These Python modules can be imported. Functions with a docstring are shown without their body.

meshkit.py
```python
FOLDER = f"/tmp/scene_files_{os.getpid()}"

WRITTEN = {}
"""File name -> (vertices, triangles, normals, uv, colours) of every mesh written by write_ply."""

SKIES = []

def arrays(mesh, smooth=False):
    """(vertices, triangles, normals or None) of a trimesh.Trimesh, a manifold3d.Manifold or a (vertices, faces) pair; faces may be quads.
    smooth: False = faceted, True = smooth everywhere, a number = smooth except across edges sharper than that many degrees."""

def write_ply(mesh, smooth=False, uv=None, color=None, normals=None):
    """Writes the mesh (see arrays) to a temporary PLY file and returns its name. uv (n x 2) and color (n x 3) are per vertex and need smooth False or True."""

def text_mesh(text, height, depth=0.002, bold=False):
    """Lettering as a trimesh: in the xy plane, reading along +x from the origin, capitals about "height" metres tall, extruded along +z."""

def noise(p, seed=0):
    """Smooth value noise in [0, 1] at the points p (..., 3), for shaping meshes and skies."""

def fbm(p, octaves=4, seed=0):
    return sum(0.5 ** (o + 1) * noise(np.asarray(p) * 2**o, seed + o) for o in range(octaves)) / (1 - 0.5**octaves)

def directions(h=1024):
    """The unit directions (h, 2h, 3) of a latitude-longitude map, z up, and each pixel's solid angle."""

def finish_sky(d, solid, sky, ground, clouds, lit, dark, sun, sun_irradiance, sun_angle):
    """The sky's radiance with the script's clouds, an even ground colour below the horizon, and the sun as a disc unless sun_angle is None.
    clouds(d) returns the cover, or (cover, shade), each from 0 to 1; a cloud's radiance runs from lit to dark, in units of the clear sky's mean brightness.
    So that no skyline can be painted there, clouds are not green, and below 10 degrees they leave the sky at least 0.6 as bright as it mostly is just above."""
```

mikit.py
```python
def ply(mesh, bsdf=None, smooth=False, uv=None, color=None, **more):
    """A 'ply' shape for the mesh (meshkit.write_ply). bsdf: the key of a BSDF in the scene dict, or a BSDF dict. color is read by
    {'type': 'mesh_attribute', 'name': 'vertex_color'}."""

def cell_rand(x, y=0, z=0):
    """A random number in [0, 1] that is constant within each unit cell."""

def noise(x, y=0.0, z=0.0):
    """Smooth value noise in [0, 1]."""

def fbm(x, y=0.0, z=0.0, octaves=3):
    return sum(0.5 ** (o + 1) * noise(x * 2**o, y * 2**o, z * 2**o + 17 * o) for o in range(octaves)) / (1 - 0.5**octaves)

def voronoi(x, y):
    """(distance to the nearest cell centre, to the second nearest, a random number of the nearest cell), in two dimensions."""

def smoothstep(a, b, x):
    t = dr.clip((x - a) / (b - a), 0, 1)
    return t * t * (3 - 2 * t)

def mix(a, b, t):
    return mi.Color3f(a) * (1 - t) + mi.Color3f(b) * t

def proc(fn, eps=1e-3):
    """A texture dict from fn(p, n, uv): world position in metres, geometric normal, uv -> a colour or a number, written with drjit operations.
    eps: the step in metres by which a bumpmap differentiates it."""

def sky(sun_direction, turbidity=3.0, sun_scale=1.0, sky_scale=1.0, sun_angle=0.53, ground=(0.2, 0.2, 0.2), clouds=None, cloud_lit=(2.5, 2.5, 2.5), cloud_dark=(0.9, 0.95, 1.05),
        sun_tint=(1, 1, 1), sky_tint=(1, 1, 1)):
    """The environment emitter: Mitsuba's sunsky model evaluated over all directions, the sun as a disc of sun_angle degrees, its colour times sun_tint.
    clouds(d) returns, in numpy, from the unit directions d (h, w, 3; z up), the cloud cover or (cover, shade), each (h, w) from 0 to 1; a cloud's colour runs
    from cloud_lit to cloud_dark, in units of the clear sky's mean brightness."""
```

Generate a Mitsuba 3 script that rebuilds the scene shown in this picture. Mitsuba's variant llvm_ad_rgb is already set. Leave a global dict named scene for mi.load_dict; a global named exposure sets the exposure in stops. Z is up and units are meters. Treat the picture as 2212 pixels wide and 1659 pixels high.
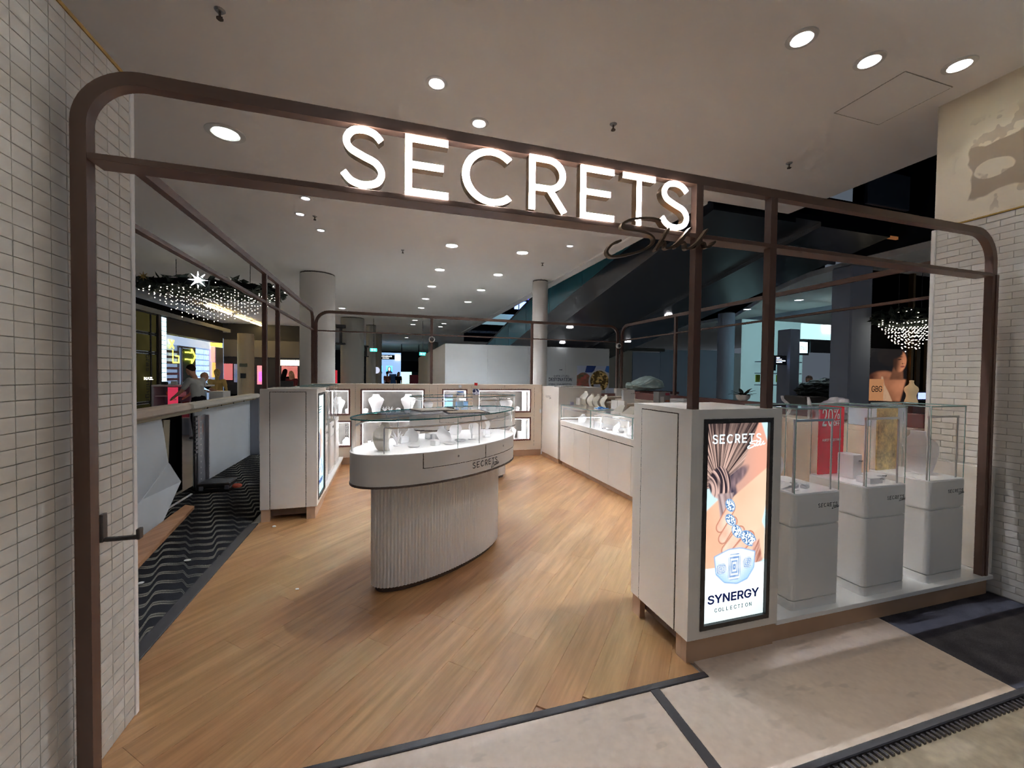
import math, random
import numpy as np
import trimesh
import shapely
from shapely.geometry import Polygon, LineString, box as sbox, Point, MultiPolygon
from shapely import affinity
import drjit as dr
import mitsuba as mi
import mikit, meshkit
from mikit import noise, fbm, smoothstep, mix, cell_rand

T = mi.ScalarTransform4f
rng = random.Random(7)
scene, labels = {}, {}

# ------------------------------------------------------------------ camera
PITCH, ROLL, YAW, FPX = -1.28665155, -0.66952112, 16.75036855, 883.43
CAM = np.array([0.0, 0.0, 1.6])
_p, _r, _y = (math.radians(a) for a in (PITCH, ROLL, YAW))
_fwd = np.array([math.sin(_y) * math.cos(_p), math.cos(_y) * math.cos(_p), math.sin(_p)])
_right = np.array([math.cos(_y), -math.sin(_y), 0.0])
_down = np.cross(_fwd, _right)
_up = -(_down * math.cos(_r) - _right * math.sin(_r))
scene['camera'] = {'type': 'perspective', 'fov_axis': 'x', 'fov': 2 * math.degrees(math.atan(1106 / FPX)), 'near_clip': 0.05, 'far_clip': 300.0,
                   'to_world': T().look_at(CAM.tolist(), (CAM + _fwd).tolist(), _up.tolist())}
# ------------------------------------------------------------------ light of the mall all around, exposure
exposure = 0.72
scene['mall_ambience'] = {'type': 'constant', 'radiance': {'type': 'rgb', 'value': [0.050, 0.060, 0.074]}}
DOWNLIGHT, BEAM, SIGN, LED = 40.0, 17.5, 62.0, 130.0
CEIL = 3.87


# ------------------------------------------------------------------ helpers
def S(r, g, b):
    out = []
    for v in (r, g, b):
        v /= 255.0
        out.append(v / 12.92 if v <= 0.04045 else ((v + 0.055) / 1.055) ** 2.4)
    return out


def rgb(c):
    return {'type': 'rgb', 'value': [float(x) for x in c]}


def mat(name, c, rough=0.5, metallic=0.0, spec=0.5, **more):
    scene['m_' + name] = {'type': 'twosided', 'bsdf': {'type': 'principled', 'base_color': c if isinstance(c, dict) else rgb(c), 'roughness': rough, 'metallic': metallic, 'specular': spec, **more}}
    return 'm_' + name


def diff(name, c):
    scene['m_' + name] = {'type': 'twosided', 'bsdf': {'type': 'diffuse', 'reflectance': c if isinstance(c, dict) else rgb(c)}}
    return 'm_' + name


used = set()


def uniq(key):
    if key not in used:
        used.add(key)
        return key
    n = 1
    while f'{key}_{n:03d}' in used:
        n += 1
    used.add(f'{key}_{n:03d}')
    return f'{key}_{n:03d}'


def lab(key, label=None, cat=None, group=None, kind=None):
    d = labels.setdefault(key, {})
    for k, v in (('label', label), ('category', cat), ('group', group), ('kind', kind)):
        if v:
            d[k] = v
    return key


def obj(name, mesh, m, parent=None, smooth=False, emit=None, weight=0.3, label=None, tw=None, **more):
    """one entry of the scene: a thing (no parent) or a part of parent"""
    key = uniq(name if parent is None else parent + '__' + name)
    if isinstance(mesh, dict):
        d = dict(mesh)
    else:
        d = mikit.ply(mesh, m, smooth=smooth, **more)
    if emit is not None:
        rad = emit if isinstance(emit, dict) else rgb(emit)
        d['emitter'] = {'type': 'area', 'radiance': rad, 'sampling_weight': float(weight)}
    if tw is not None:
        d['to_world'] = tw
    scene[key] = d
    if label:
        lab(key, label)
    return key


def thing(name, label, cat, group=None):
    key = uniq(name)
    lab(key, label, cat, group)
    return key


def single(name, mesh, m, label, cat, group=None, **kw):
    k = obj(name, mesh, m, **kw)
    return lab(k, label, cat, group)


def struct(name, mesh, m, label=None, **kw):
    k = obj(name, mesh, m, **kw)
    return lab(k, label, None, None, 'structure')


def cat(*ms):
    return trimesh.util.concatenate([m for m in ms if m is not None])


def bx(x0, x1, y0, y1, z0, z1, c=0.0):
    """a box, edges chamfered by c"""
    x0, x1 = min(x0, x1), max(x0, x1)
    y0, y1 = min(y0, y1), max(y0, y1)
    z0, z1 = min(z0, z1), max(z0, z1)
    if c <= 0:
        m = trimesh.creation.box(extents=(x1 - x0, y1 - y0, z1 - z0))
        m.apply_translation(((x0 + x1) / 2, (y0 + y1) / 2, (z0 + z1) / 2))
        return m
    c = min(c, (x1 - x0) * .45, (y1 - y0) * .45, (z1 - z0) * .45)
    P = []
    for X, sx in ((x0, 1), (x1, -1)):
        for Y, sy in ((y0, 1), (y1, -1)):
            for Z, sz in ((z0, 1), (z1, -1)):
                P += [(X, Y + sy * c, Z + sz * c), (X + sx * c, Y, Z + sz * c), (X + sx * c, Y + sy * c, Z)]
    return trimesh.Trimesh(P).convex_hull


def ex(poly, h, z=0.0):
    """extrude a shapely polygon (or several) from z to z+h"""
    ps = [g for g in getattr(poly, 'geoms', [poly]) if g.area > 1e-10 and g.geom_type == 'Polygon']
    m = cat(*[trimesh.creation.extrude_polygon(g, h, engine='earcut') for g in ps])
    m.apply_translation((0, 0, z))
    return m


def xz(m, y=0.0):
    """a mesh drawn in xy and extruded along z -> drawn in xz, extruded along +y from y (reads from -y)"""
    m = m.copy()
    v = m.vertices.copy()
    m.vertices = np.stack([v[:, 0], y + v[:, 2], v[:, 1]], 1)
    m.invert()
    return m


def rot_z(m, deg, at=(0, 0, 0)):
    m = m.copy()
    m.apply_transform(trimesh.transformations.rotation_matrix(math.radians(deg), (0, 0, 1), at))
    return m


def rot(m, deg, axis, at=(0, 0, 0)):
    m = m.copy()
    m.apply_transform(trimesh.transformations.rotation_matrix(math.radians(deg), axis, at))
    return m


def mv(m, x=0, y=0, z=0):
    m = m.copy()
    m.apply_translation((x, y, z))
    return m


def cyl(x, y, z0, z1, r, n=24, r1=None):
    """an upright cylinder or cone"""
    r1 = r if r1 is None else r1
    return lathe([(0, z0), (r, z0), (r1, z1), (0, z1)], n, x, y)


def lathe(prof, n=24, x=0, y=0):
    """a turned solid from (radius, z) pairs, bottom to top"""
    prof = np.asarray(prof, float)
    a = np.arange(n) * 2 * np.pi / n
    V = np.stack([x + prof[:, 0:1] * np.cos(a), y + prof[:, 0:1] * np.sin(a), np.repeat(prof[:, 1:2], n, 1)], -1).reshape(-1, 3)
    k = len(prof)
    i, j = np.meshgrid(np.arange(k - 1), np.arange(n), indexing='ij')
    q = np.stack([i * n + j, i * n + (j + 1) % n, (i + 1) * n + (j + 1) % n, (i + 1) * n + j], -1).reshape(-1, 4)
    f = np.vstack([q[:, [0, 1, 2]], q[:, [0, 2, 3]]])
    m = trimesh.Trimesh(V, f, process=True)
    m.update_faces(m.nondegenerate_faces())
    return m


def tube(pts, r, n=8):
    """a round tube along a polyline; r a number or one per point"""
    p = np.asarray(pts, float)
    r = np.broadcast_to(np.asarray(r, float), (len(p),))
    t = np.gradient(p, axis=0)
    t /= np.linalg.norm(t, axis=1, keepdims=True) + 1e-12
    ref = np.array([0, 0, 1.0]) if abs(t[0][2]) < .9 else np.array([1.0, 0, 0])
    V = []
    a = np.cross(t[0], ref)
    a /= np.linalg.norm(a)
    for k in range(len(p)):
        a = a - t[k] * np.dot(a, t[k])
        a /= np.linalg.norm(a) + 1e-12
        b = np.cross(t[k], a)
        th = np.arange(n) * 2 * np.pi / n
        V.append(p[k] + r[k] * (np.cos(th)[:, None] * a + np.sin(th)[:, None] * b))
    V = np.vstack(V + [p[:1], p[-1:]])
    F = []
    K = len(p)
    for i in range(K - 1):
        for j in range(n):
            A, B, C, D = i * n + j, i * n + (j + 1) % n, (i + 1) * n + (j + 1) % n, (i + 1) * n + j
            F += [(A, B, C), (A, C, D)]
    for j in range(n):
        F += [(K * n, (j + 1) % n, j), (K * n + 1, (K - 1) * n + j, (K - 1) * n + (j + 1) % n)]
    return trimesh.Trimesh(V, F, process=False)


def sheet(a, b, c, d):
    """one flat pane from four corners"""
    return (np.array([a, b, c, d], float), np.array([[0, 1, 2, 3]]))


def rrect(x0, y0, x1, y1, r):
    return sbox(x0 + r, y0 + r, x1 - r, y1 - r).buffer(r, quad_segs=6)


def frame_ring(x0, y0, x1, y1, w):
    return sbox(x0, y0, x1, y1).difference(sbox(x0 + w, y0 + w, x1 - w, y1 - w))


# ------------------------------------------------------------------ lettering drawn in thin strokes
GLYPH = {
    'S': (.70, [[(.64, .80), (.53, .905), (.35, .945), (.18, .90), (.09, .76), (.15, .62), (.35, .52), (.56, .43), (.65, .28), (.58, .12), (.37, .055), (.17, .10), (.04, .23)]], True),
    'E': (.70, [[(.68, .945), (.055, .945), (.055, .055), (.69, .055)], [(.055, .51), (.61, .51)]], False),
    'C': (.86, [[(.45 + .395 * math.cos(a), .5 + .445 * math.sin(a)) for a in np.linspace(math.radians(47), math.radians(313), 26)]], False),
    'R': (.70, [[(.055, 0), (.055, .945), (.34, .945)] + [(.34 + .265 * math.cos(a), .68 + .265 * math.sin(a)) for a in np.linspace(math.pi / 2 - .2, -math.pi / 2, 14)] + [(.055, .415)], [(.36, .415), (.64, 0)]], False),
    'T': (.76, [[(0, .945), (.76, .945)], [(.38, .945), (.38, 0)]], False),
}


def catmull(P, n=8):
    P = np.asarray(P, float)
    Q = np.vstack([2 * P[0] - P[1], P, 2 * P[-1] - P[-2]])
    out = []
    for i in range(1, len(Q) - 2):
        for t in np.arange(n) / n:
            a, b, c, d = Q[i - 1:i + 3]
            out.append(.5 * ((2 * b) + (c - a) * t + (2 * a - 5 * b + 4 * c - d) * t * t + (3 * b - a - 3 * c + d) * t ** 3))
    return np.array(out + [P[-1]])


def glyph(ch, h, w):
    """shapely outline of one capital, h tall, strokes w wide"""
    adv, strokes, smooth = GLYPH[ch]
    g = []
    for s in strokes:
        pts = catmull(s, 6) if smooth else s
        g.append(LineString([(x * h, y * h) for x, y in pts]).buffer(w / 2, cap_style='flat', join_style='mitre', quad_segs=4))
    return shapely.union_all(g), adv * h


SCRIPT = [[(.075, .072), (.03, .05), (.0, .013), (.022, -.012), (.095, 0), (.20, .035), (.262, .075), (.266, .107), (.225, .125), (.14, .131), (.085, .133), (.088, .158), (.13, .182), (.194, .197), (.26, .204), (.305, .20)],
          [(.283, .046), (.32, .10), (.357, .162)], [(.283, .046), (.315, .078), (.336, .09), (.342, .062), (.37, .066), (.42, .10), (.494, .18), (.44, .11), (.405, .072)],
          [(.405, .072), (.44, .10), (.462, .098), (.468, .072), (.50, .08), (.55, .12), (.602, .185), (.56, .13), (.53, .08)], [(.53, .08), (.56, .11), (.585, .112), (.596, .092), (.62, .098), (.654, .125)]]


def script_shape(w, scale=1.0):
    return shapely.union_all([LineString(catmull(s, 6) * scale).buffer(w / 2, cap_style='round', quad_segs=3) for s in SCRIPT])


def wordmark(h, w, gap=.30):
    """the shop's name in thin capitals with the handwritten word under its end; origin at the lower left of the capitals"""
    x, g = 0, []
    for ch in 'SECRETS':
        s, adv = glyph(ch, h, w)
        g.append(affinity.translate(s, x, 0))
        x += adv + gap * h
    k = h / .26
    g.append(affinity.translate(script_shape(w * .8, k), x - gap * h - .50 * k, -.17 * k))
    return shapely.union_all(g), x - gap * h


def text(s, h, depth=.0015, bold=False):
    return meshkit.text_mesh(s, h, depth, bold)


def text_fit(s, w, h, depth=.0015, bold=False):
    m = text(s, h, depth, bold)
    m.apply_translation((-m.bounds[0][0], 0, 0))
    m.apply_scale((w / m.bounds[1][0], 1, 1))
    return m
# ------------------------------------------------------------------ materials
def wood_fn(a, dark, light, sx=2.2, sy=34.0):
    ca, sa = math.cos(a), math.sin(a)

    def fn(p, n, uv):
        u, v = p.x * ca + p.y * sa, -p.x * sa + p.y * ca
        g = fbm(u * sx, v * sy, 0, 4)
        f = fbm(u * 9, v * 150, 3, 2)
        w = fbm(u * 1.1 + 7, v * 7, 5, 3)
        t = dr.clip(.50 * g + .18 * f + .45 * w - .06, 0, 1)
        return mix(dark, light, t)
    return fn


PLANK_A = math.radians(47)
for i, (d_, l_) in enumerate([((128, 88, 54), (186, 140, 92)), ((124, 84, 52), (180, 134, 87)), ((132, 92, 57), (190, 145, 96)), ((126, 83, 53), (184, 136, 91)), ((130, 90, 57), (184, 140, 94))]):
    mat(f'plank_{i}', mikit.proc(wood_fn(PLANK_A, S(*d_), S(*l_))), .42, spec=.4)
mat('loose_board', mikit.proc(wood_fn(math.radians(62), S(150, 100, 66), S(210, 160, 120))), .5)


def plaster(c, amt=.06, k=3.0):
    def fn(p, n, uv):
        t = fbm(p.x * k, p.y * k, p.z * k, 3)
        return mix([x * (1 - amt) for x in c], [x * (1 + amt) for x in c], t)
    return mikit.proc(fn)


diff('ceiling', plaster(S(245, 243, 240), .02, .8))
diff('plaster', plaster(S(226, 216, 196), .05, 2))
for i, c in enumerate([(202, 199, 191), (198, 195, 187), (205, 202, 195)]):
    mat(f'tile_{i}', plaster(S(*c), .04, 26), .55, spec=.4)
diff('grout', S(172, 168, 160))
diff('plaster_grey', S(150, 148, 142))
mat('white_strip', S(226, 225, 222), .4)
mat('gold_trim', S(168, 138, 74), .32, .8)
mat('steel_brown', S(66, 47, 39), .40, .2, .5)
mat('script_bronze', S(74, 62, 50), .3, .8)
mat('bronze', S(120, 100, 78), .28, .85)
mat('cab_white', plaster(S(226, 220, 210), .015, 5), .38, spec=.45)
mat('cab_beige', plaster(S(220, 205, 185), .02, 5), .38, spec=.45)
mat('ped_white', S(228, 227, 223), .42, spec=.4)
mat('kick_timber', mikit.proc(wood_fn(math.radians(3), S(150, 120, 96), S(190, 158, 130), 3, 3)), .5)
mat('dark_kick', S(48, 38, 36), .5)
mat('frame_brown', S(82, 48, 44), .4)
diff('seam', S(60, 52, 46))
mat('black', S(22, 21, 22), .45)
diff('soft_black', S(14, 14, 15))
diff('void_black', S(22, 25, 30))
mat('deck_white', S(240, 240, 240), .5)
mat('display_white', S(236, 236, 238), .55, spec=.3)
mat('bust_cream', S(226, 219, 202), .6, spec=.3)
mat('bust_taupe', S(190, 180, 160), .65, spec=.3)
mat('chrome', S(206, 206, 206), .14, 1.0)
mat('brushed', S(150, 150, 152), .32, .9)
mat('glass_edge', S(140, 166, 160), .15, spec=.6)
mat('teal_edge', S(38, 92, 96), .15, spec=.6)
scene['m_glass'] = {'type': 'thindielectric', 'int_ior': 1.5}
scene['m_lens'] = {'type': 'twosided', 'bsdf': {'type': 'diffuse', 'reflectance': rgb(S(200, 200, 200))}}
diff('sprink', S(70, 66, 64))
mat('logo_grey', S(44, 44, 47), .5)
mat('logo_soft', S(120, 112, 104), .5)


def carpet(p, n, uv):
    # interlocking wavy bands in grey on black
    x, y = p.x * 3.0, p.y * 3.0
    # skewed lattice of stepped lines
    u, v = x * .8 + y * .30, y * .95 - x * .15
    tri = dr.abs((u - dr.floor(u)) * 2 - 1)
    st = smoothstep(.36, .60, tri)
    w = v * 2.0 + st * .85 + .10 * dr.sin(u * 12.566)
    fr = w - dr.floor(w)
    d = dr.abs(fr - .5)
    line = 1 - smoothstep(.13, .18, d)
    mid = 1 - smoothstep(.03, .06, d)
    sh = dr.clip(.55 + .45 * dr.sin(u * 6.2832), .25, 1)
    nz = noise(p.x * 260, p.y * 260, 0)
    c = mix(S(27, 27, 29), S(124, 122, 112), line * sh * (1 - .75 * mid))
    return c * (.75 + .5 * nz)


diff('carpet', mikit.proc(carpet))


def dark_carpet(p, n, uv):
    t = fbm(p.x * 9, p.y * 9, 0, 3)
    s = noise(p.x * 300, p.y * 300, 0)
    return mix(S(30, 30, 36), S(60, 60, 66), t) * (.7 + .5 * s)


diff('dark_carpet', mikit.proc(dark_carpet))


def board(p, n, uv):
    t = fbm(p.x * 1.6, p.y * 1.6, 2, 4)
    f = fbm(p.x * 40, p.y * 40, 4, 2)
    sc = smoothstep(.70, .80, fbm(p.x * 7, p.y * 19, 9, 3))
    return mix(S(186, 166, 148), S(212, 194, 176), .6 * t + .4 * f) * (1 - .12 * sc)


mat('board', mikit.proc(board), .48, spec=.35)


def stone(p, n, uv):
    t = fbm(p.x * 4, p.y * 3, 0, 5)
    q = fbm(p.x * 26, p.y * 26, 5, 3)
    v = smoothstep(.55, .75, fbm(p.x * 3 + 11, p.y * 9, 8, 4))
    return mix(S(92, 82, 66), S(160, 148, 124), .6 * t + .4 * q) * (1 + .35 * v)


mat('stone', mikit.proc(stone), .45)
mat('mall_floor', mikit.proc(lambda p, n, uv: mix(S(168, 162, 154), S(196, 190, 182), fbm(p.x * 2, p.y * 2, 0, 4))), .35)
mat('strip_black', S(30, 29, 31), .35)
mat('steel_grey', S(120, 122, 130), .35, .7)
# ------------------------------------------------------------------ ceiling with the opening of the atrium
VOID = Polygon([(3.94, 4.375), (5.28, 4.375), (5.28, -4), (8.9, -4), (8.9, 6.0), (9.05, 7.0), (9.7, 8.3), (11.0, 10.2), (12.6, 12.6), (13.4, 22), (3.94, 22)])
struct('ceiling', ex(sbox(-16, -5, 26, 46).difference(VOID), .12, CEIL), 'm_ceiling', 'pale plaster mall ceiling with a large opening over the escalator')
struct('trim_1', bx(3.74, 3.94, 4.4, 22, CEIL - .03, CEIL + .3), 'm_ceiling', 'pale lip along the straight edge of the ceiling opening')
# upper storey seen through the opening
vw = [bx(3.80, 3.94, 4.5, 22, CEIL + .31, 9), bx(3.8, 5.28, 4.2, 4.36, CEIL + .13, 9), bx(5.14, 5.27, -4, 4.2, CEIL + .13, 9), bx(8.92, 9.1, -4, 6.0, CEIL + .13, 9), bx(3.9, 14, 22, 22.2, 3.4, 9), bx(13.5, 13.7, 10, 22, CEIL + .13, 9)]
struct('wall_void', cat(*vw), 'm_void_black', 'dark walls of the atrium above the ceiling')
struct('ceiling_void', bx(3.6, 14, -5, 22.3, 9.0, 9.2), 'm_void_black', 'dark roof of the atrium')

# ------------------------------------------------------------------ floors
struct('floor_mall', bx(-16, 26, -5, 46, -.16, -.022), 'm_mall_floor', 'dull mall floor around the kiosk')
# timber planks of the kiosk, laid on the slant
FLOOR = Polygon([(-1.31, 1.79), (1.62, 1.79), (1.62, 1.95), (4.75, 1.95), (4.75, 7.75), (-1.31, 7.75)])
struct('floor', ex(FLOOR, .012, -.0205), 'm_kick_timber', 'timber plank floor of the kiosk laid on the slant')
PW, PL = .185, 1.22
ca, sa = math.cos(PLANK_A), math.sin(PLANK_A)
prep = FLOOR.buffer(-.001)
count = 0
for j in range(-32, 40):
    off = rng.random() * PL
    for i in range(-8, 12):
        u0, v0 = i * PL + off, j * PW
        r = sbox(u0 + .0006, v0 + .0006, u0 + PL - .0006, v0 + PW - .0006)
        r = affinity.affine_transform(r, [ca, -sa, sa, ca, 0, 0]).intersection(prep)
        if r.area < .003 or r.geom_type != 'Polygon':
            continue
        k = rng.randrange(5)
        obj('plank', ex(r, .0082, -.0082 + rng.uniform(-.0002, .0002)), f'm_plank_{k}', 'floor')
        count += 1
# carpet beside the kiosk, edging, boards and strips in front
struct('floor_carpet', ex(Polygon([(-2.62, 1.0), (-1.40, 1.0), (-1.40, 9.2), (-2.62, 9.2)]), .016, -.02), 'm_carpet', 'black carpet with grey interlocking waves left of the timber floor')
struct('trim_2', bx(-1.40, -1.312, 1.0, 4.87, -.02, .004, .003), 'm_strip_black', 'black edging strip between carpet and timber floor')
struct('trim_3', cat(bx(-1.9, 1.646, 1.752, 1.789, -.02, .004, .003)), 'm_strip_black', 'black threshold strip along the front of the timber floor')
struct('trim_4', ex(Polygon([(1.284, 1.751), (1.334, 1.751), (1.29, .9), (1.24, .9)]), .022, -.02), 'm_strip_black', 'black joint strip between the two covering boards')
single('floor_board', ex(Polygon([(-1.9, .6), (1.236, .6), (1.282, 1.750), (-1.9, 1.750)]), .018, -.02), 'm_board', 'pale brown covering board left of the black joint strip, in front of the timber floor', 'floor board')
single('floor_board', ex(Polygon([(1.336, 1.750), (1.648, 1.750), (1.648, 1.90), (3.155, 1.90), (3.127, 1.24), (1.309, 1.24)]), .018, -.02), 'm_board', 'pale covering board in front of the lit advertising cabinet and white plinth', 'floor board')
struct('trim_5', bx(1.30, 3.2, 1.205, 1.239, -.02, .003, .004), 'm_strip_black', 'black ridged edge strip between covering board and stone floor')
g_ = [bx(x, x + .014, 1.17, 1.206, -.021, -.008) for x in np.arange(1.5, 3.15, .034)]
obj('tooth', cat(*g_), 'm_strip_black', 'trim_5')
lab('trim_5__tooth', None, None, None, 'stuff')
struct('floor_stone', bx(-1.9, 5.0, -2, 1.2, -.03, -.0195), 'm_stone', 'worn brown stone floor in the near corner')
struct('floor_dark', ex(Polygon([(3.157, 1.90), (4.5, 1.90), (4.5, .4), (3.2, .4), (3.13, 1.24)]), .014, -.02), 'm_dark_carpet', 'dark grey carpet tile floor beside the tiled wall')


# ------------------------------------------------------------------ tiled walls left and right
def tile_wall(side, xf, y0, y1, top, tw, th, stagger, into):
    """a wall whose face looks along x; tiles are thin slabs, proud of the grout"""
    s = 1 if into > 0 else -1          # the wall body lies at xf + s * thickness
    key = struct(f'wall_{side}', bx(xf + s * .006, xf + s * .16, y0, y1, -.02, top), 'm_grout', f'wall of small pale glazed tiles on the {side}')
    cells = []
    z, r = .0, 0
    while z < top - .01:
        y = y1
        first = tw * (.5 if (stagger and r % 2) else 1)
        while y > y0 + .01:
            w = first
            first = tw
            cells.append((max(y - w, y0), y, z, min(z + th, top)))
            y -= w
        z += th
        r += 1
    cells.sort(key=lambda c: -c[1])
    singles = cells[:300]
    rest = cells[300:]
    g = .0016
    for c in singles:
        o = rng.uniform(-.0006, .0006)
        obj('tile', bx(xf + o, xf + s * .0062, c[0] + g, c[1] - g, c[2] + g, c[3] - g, .0012), f'm_tile_{rng.randrange(3)}', key)
    if rest:
        k = obj('tile_field', cat(*[bx(xf + rng.uniform(-.0006, .0006), xf + s * .0062, c[0] + g, c[1] - g, c[2] + g, c[3] - g) for c in rest]), 'm_tile_0', key)
        lab(k, None, None, None, 'stuff')
    return key


wl = tile_wall('left', -1.12, .1, 2.28, 2.89, .076, .05, False, -1)
struct('trim_6', bx(-1.27, -1.117, .1, 2.31, 2.89, 2.905), 'm_gold_trim', 'thin brass capping on top of the left tiled wall')
struct('trim_7', bx(-1.28, -1.117, 2.281, 2.311, -.02, 2.89, .003), 'm_white_strip', 'white end strip of the left tiled wall')
wr = tile_wall('right', 4.37, .9, 2.28, 2.85, .15, .05, True, 1)
struct('trim_8', bx(4.365, 4.5, .9, 2.28, 2.851, 2.862), 'm_gold_trim', 'thin brass trim above the tiles of the right wall')
struct('trim_9', bx(4.36, 4.53, 2.281, 2.309, -.02, 2.85, .003), 'm_white_strip', 'white end strip of the right tiled wall')
struct('wall_right_upper', bx(4.372, 4.53, .9, 2.295, 2.863, CEIL), 'm_plaster', 'cream plaster above the tiles of the right wall')


def stain(p, n, uv):
    # a worn patch with the ghost of a removed sign
    y, z = p.y, p.z
    e = dr.maximum(dr.abs((y - 1.93) / .16), dr.abs((z - 3.22) / .20))
    e = e + .35 * (fbm(y * 9, z * 9, 1, 3) - .5)
    ring = dr.sqrt(dr.square((y - 1.95) / .13) + dr.square((z - 3.21) / .085)) + .3 * (fbm(y * 12, z * 12, 4, 3) - .5)
    inside = (1 - smoothstep(.92, 1.0, e)) * smoothstep(.8, .9, ring)
    spots = smoothstep(.60, .68, fbm(y * 16, z * 13, 7, 3)) * (1 - smoothstep(.16, .26, dr.abs(y - 1.95))) * (1 - smoothstep(.28, .42, dr.abs(z - 3.25)))
    t = dr.clip(inside + .6 * spots, 0, 1)
    return mix(S(226, 216, 196), S(168, 154, 134), t)


diff('stained', mikit.proc(stain))
scene['wall_right_upper']['bsdf'] = {'type': 'ref', 'id': 'm_stained'}
# hook on the left wall
hk = thing('wall_hook', 'dark L-shaped metal bracket screwed to the left tiled wall', 'hook')
obj('plate', bx(-1.120, -1.106, 2.045, 2.078, .90, 1.015, .003), 'm_black', hk)
obj('arm', cat(bx(-1.107, -.985, 2.052, 2.070, .90, .916, .003), bx(-.998, -.984, 2.046, 2.076, .90, .945, .003)), 'm_black', hk)
# back of the hall
struct('wall_back', bx(-16, 26, 44, 44.2, -.1, 4), diff('far_dark', S(60, 62, 66)), 'dim far wall of the mall')
# ------------------------------------------------------------------ brown steel frames around the kiosk
def arc(cx, cy, r, a0, a1, n=14):
    return [(cx + r * math.cos(math.radians(a)), cy + r * math.sin(math.radians(a))) for a in np.linspace(a0, a1, n)]


def tube_flat(pts, w):
    return LineString(pts).buffer(w / 2, cap_style='flat', join_style='round', quad_segs=4)


# front portal: drawn in x, z and given depth along y
FZ = 2.670
path = [(-1.065, -.008)] + arc(-1.065 + .19, FZ - .19, .19, 180, 90) + arc(4.229 - .21, FZ - .21, .21, 90, 0) + [(4.229, .151)]
portal = thing('portal_frame', 'large dark brown steel portal with rounded upper corners spanning the whole front', 'frame')
obj('portal_tube', xz(ex(tube_flat(path, .048), .046), 1.86), 'm_steel_brown', portal, smooth=30)
obj('sign_rail', bx(-1.042, 4.205, 1.86, 1.955, 2.357, 2.381, .002), 'm_steel_brown', portal)
obj('post', bx(1.594, 1.641, 1.861, 1.906, 1.421, 2.648, .002), 'm_steel_brown', portal)
obj('post', bx(2.117, 2.167, 1.861, 1.906, 1.421, 2.648, .002), 'm_steel_brown', portal)
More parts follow.
